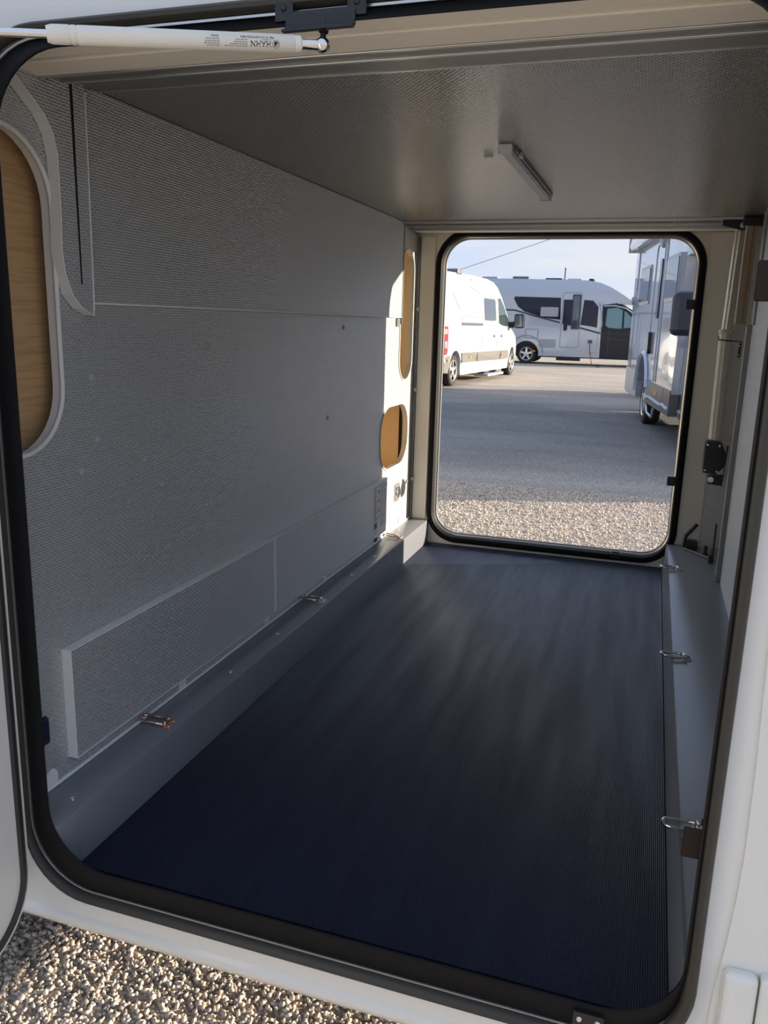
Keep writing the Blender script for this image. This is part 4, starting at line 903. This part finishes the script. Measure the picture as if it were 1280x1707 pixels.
# ---------------- tall coachbuilt motorhome at the right, side facing the lot (forward +y, side +x)
def build_coach(label, loc, rz):
    t = thing('motorhome', label, 'motorhome', loc, None, rz)
    W_ = lambda y, z: (-1.15, 1.0)
    RW, FW = 0.0, 4.25
    def arc(c, r=0.44, cz=0.36): return [(c+r*math.cos(math.radians(a)), cz+r*math.sin(math.radians(a))) for a in range(0, 181, 12)]
    body = [(-1.75, 0.62), (-1.92, 0.8), (-1.95, 2.4), (-1.80, 2.68), (1.5, 2.68), (2.3, 2.66), (3.1, 2.50), (3.45, 2.30), (3.4, 2.2), (2.62, 2.16), (2.50, 0.62), (0.58, 0.62)] + [(0.52*math.cos(math.radians(a)), 0.44+0.52*math.sin(math.radians(a))) for a in range(20, 161, 14)] + [(-0.6, 0.62)]
    wl_ = lambda y, z: (-1.15, 1.0-(0.28*((y-2.2)/1.3)**1.6 if y > 2.2 and z > 2.17 else 0))
    b = slab('body', body, -2.3, 0, mv_silver, t, wl_, ys=[2.2, 2.5, 2.8, 3.1], sm=30)
    wc = lambda y, z: (-1.15, 1.0-0.07*max(0, z-1.1)-(0.12*((y-4.6)/1.1)**2 if y > 4.6 else 0))
    cab = [(2.51, 0.55), (2.51, 2.15), (2.9, 2.18), (3.3, 2.10), (3.75, 1.86), (4.05, 1.45), (4.3, 1.24), (4.85, 1.10), (5.12, 0.9), (5.16, 0.45), (5.0, 0.30), (4.75, 0.32)] + arc(FW, 0.43)[1:-1] + [(3.8, 0.40), (3.7, 0.55)]
    c = slab('cab', cab, -2.16, -0.12, mv_silver, t, wc, zs=[1.1, 1.4, 1.7, 1.95], ys=[4.6, 4.9, 5.2], sm=30)
    box('underbody', -1.95, -0.35, -1.6, 5.1, 0.30, 0.8, mv_black, None).parent = b
    wheel('wheel', -0.04, RW, 0.345, t); wheel('wheel', -0.14, FW, 0.345, t)
    for y in (RW, FW):
        o = lathe('wheel', (-2.12, y, 0.345), (1, 0, 0), [(0, 0.25), (0.02, 0.345), (0.2, 0.345), (0.22, 0.2)], mv_tyre, None, 20); o.parent = t
    # grey skirt panels with pale strip
    for y0, y1 in ((0.47, 0.86), (0.88, 2.0), (2.02, 2.49)):
        s = slab('skirt_panel', [(y0, 0.36), (y1, 0.36), (y1, 0.66), (y0, 0.66)], -0.10, 0.012, mv_dkgrey, t, W_)
        lines('pale_strip', [[(y0+0.01, 0.46), (y1-0.01, 0.44)]], 0.018, 0.05, W_, mv_lgrey, t)
    slab('skirt_panel', [(2.52, 0.34), (4.0, 0.34), (4.05, 0.60), (2.52, 0.62)], -0.20, -0.10, mv_dkgrey, t, W_)
    lines('pale_strip', [[(2.55, 0.43), (4.0, 0.42)]], -0.095, 0.05, W_, mv_lgrey, t)
    slab('rear_skirt', [(-1.90, 0.34), (-0.52, 0.34), (-0.52, 0.60), (-0.46, 0.72), (-1.93, 0.74)], -0.10, 0.01, mv_lgrey, t, W_)
    slab('rear_bumper', [(-2.02, 0.36), (-2.02, 0.72), (-1.80, 0.72), (-1.80, 0.36)], -2.3, 0.0, mv_grey, t, W_)
    slab('side_reflector', rr2(1.36, 1.46, 0.52, 0.58, 0.02), -0.02, 0.018, mv_amber, t, W_)
    lines('arch_trim', [[(0.58*math.cos(math.radians(a)), 0.44+0.58*math.sin(math.radians(a))) for a in range(12, 181, 12)]], 0.01, 0.07, W_, mv_silver, t)
    bm = bmesh.new(); atube(bm, [(-0.02, 0.50, 0.34), (-0.02, 0.62, 0.22), (-0.02, 1.05, 0.20), (-0.02, 1.15, 0.34)], 0.018, 6); bmobj('side_step_rail', bm, mv_rim).parent = t
    # windows
    def win(y0, y1, z0, z1):
        f = slab('window_frame', rr2(y0-0.04, y1+0.04, z0-0.05, z1+0.04, 0.05), -0.03, 0.012, mv_lgrey, t, W_)
        g = slab('window_pane', rr2(y0, y1, z0, z1, 0.04), -0.03, 0.022, mv_glass2, None, W_); g.parent = f
    win(-1.05, -0.10, 1.76, 2.22); win(1.38, 2.22, 1.74, 2.20)
    dr = [(0.36, 0.68), (1.05, 0.68), (1.05, 2.40), (0.98, 2.47), (0.43, 2.47), (0.36, 2.40), (0.36, 0.68)]
    lines('entrance_door_edge', [dr], 0.000, 0.022, W_, mv_lgrey, t)
    slab('door_window', rr2(0.80, 0.98, 1.50, 2.26, 0.03), -0.02, 0.018, mv_glass, t, W_)
    slab('door_handle', rr2(0.42, 0.54, 1.02, 1.32, 0.05), -0.02, 0.045, mv_black, t, W_)
    o = lathe('entry_lamp', (0.0, 0.85, 2.50), (1, 0, 0), [(0, 0.10), (0.03, 0.09), (0.05, 0.05), (0.05, 0)], mv_lgrey, None, 16); o.parent = t
    lines('panel_seam', [[(-1.55, 0.74), (-1.5, 2.55)], [(-0.98, 1.10), (-0.98, 1.6)], [(1.24, 0.68), (1.24, 2.5)]], 0.003, 0.018, W_, mv_lgrey, t)
    slab('garage_hatch', rr2(-1.48, -0.72, 0.85, 1.95, 0.06), -0.02, 0.006, mv_silver, t, W_)
    # awning cassette
    bm = bmesh.new(); pr = [(0.0, 2.60), (0.11, 2.58), (0.13, 2.66), (0.12, 2.76), (0.06, 2.82), (0.0, 2.82), (-0.12, 2.74), (-0.12, 2.68), (0, 2.66)]
    A = [bm.verts.new((x, -2.0, z)) for x, z in pr]; B = [bm.verts.new((x, 2.25, z)) for x, z in pr]
    for i in range(len(pr)): j = (i+1) % len(pr); bm.faces.new((A[i], A[j], B[j], B[i]))
    bm.faces.new(A); bm.faces.new(B[::-1]); bmobj('awning_cassette', bm, mv_silver).parent = t
    slab('awning_end_cap', [(-2.03, 2.57), (-1.99, 2.57), (-1.99, 2.83), (-2.03, 2.83)], -0.12, 0.135, mv_lgrey, t, W_)
    o = lathe('marker_lamp', (0.0, -1.80, 1.80), (1, 0, 0), [(0, 0.07), (0.04, 0.06), (0.04, 0)], mv_lgrey, None, 12); o.parent = t
    # cab window, mirror
    slab('cab_window', [(2.78, 1.36), (2.80, 2.04), (3.05, 2.05), (3.35, 1.94), (3.85, 1.52), (3.9, 1.32)], -0.22, -0.105, mv_glass, t, wc, zs=[1.5, 1.7, 1.9])
    lines('panel_seam', [[(2.66, 0.62), (2.66, 1.2), (2.72, 1.35), (2.72, 2.1)], [(3.98, 0.62), (3.95, 1.35)]], -0.115, 0.025, wc, mv_seam, t)
    slab('door_handle', rr2(2.76, 2.98, 1.12, 1.19, 0.03), -0.14, -0.08, mv_black, t, W_)
    slab('windscreen', [(3.42, 2.07), (4.5, 1.30), (4.56, 1.33), (3.47, 2.11)], -2.0, -0.30, mv_glass, t, wc, zs=[1.5, 1.7, 1.9])
    bm = bmesh.new(); atube(bm, [(-0.18, 3.62, 1.46), (0.10, 3.62, 1.46)], 0.045, 8); atube(bm, [(-0.18, 3.60, 1.62), (0.10, 3.60, 1.62)], 0.035, 8); bmobj('mirror_arm', bm, mv_black).parent = t
    box('mirror_shell', 0.02, 0.27, 3.52, 3.70, 1.30, 1.74, mat('dark blue black plastic', (0.012, 0.016, 0.035), 0.35), None, 0.06).parent = t
    return t
dv = math.atan2(-0.989, 0.146) - math.pi/2
m2 = build_coach('tall silver grey motorhome with dark skirts and side mirror, parked at the right', (-0.144, 11.682, G), dv)
# unseen van added behind it to cast part of the lot shadow
shadow_van = build_van('unseen white van added behind the tall motorhome to cast a shadow on the lot', (-0.2+1.2, 16.0, G), math.radians(-90))
# ---------------- far pole and overhead wire
p = thing('lamp_pole', 'thin pole rising behind the distant motorhome', 'pole', (-5.0, 46.0, G))
lathe('pole_shaft', (-5.06, 46.0, G), (0, 0, 1), [(0, 0.07), (4.43, 0.045)], mv_grey, p, 10); lathe('pole_cap', (-5.06, 46.0, G+4.43), (0, 0, 1), [(0, 0.06), (0.05, 0.05), (0.05, 0)], mv_grey, p, 10)
wp = []
for i in range(17):
    s = i/16; wp.append((-24+36*s, 46, -1.2+1.0+12.1*s-0.35*math.sin(math.pi*s)))
o = tube('overhead_wire', wp, 0.014, mv_grey, None, 6); tag(o, 'thin overhead wire sloping across the sky', 'wire')
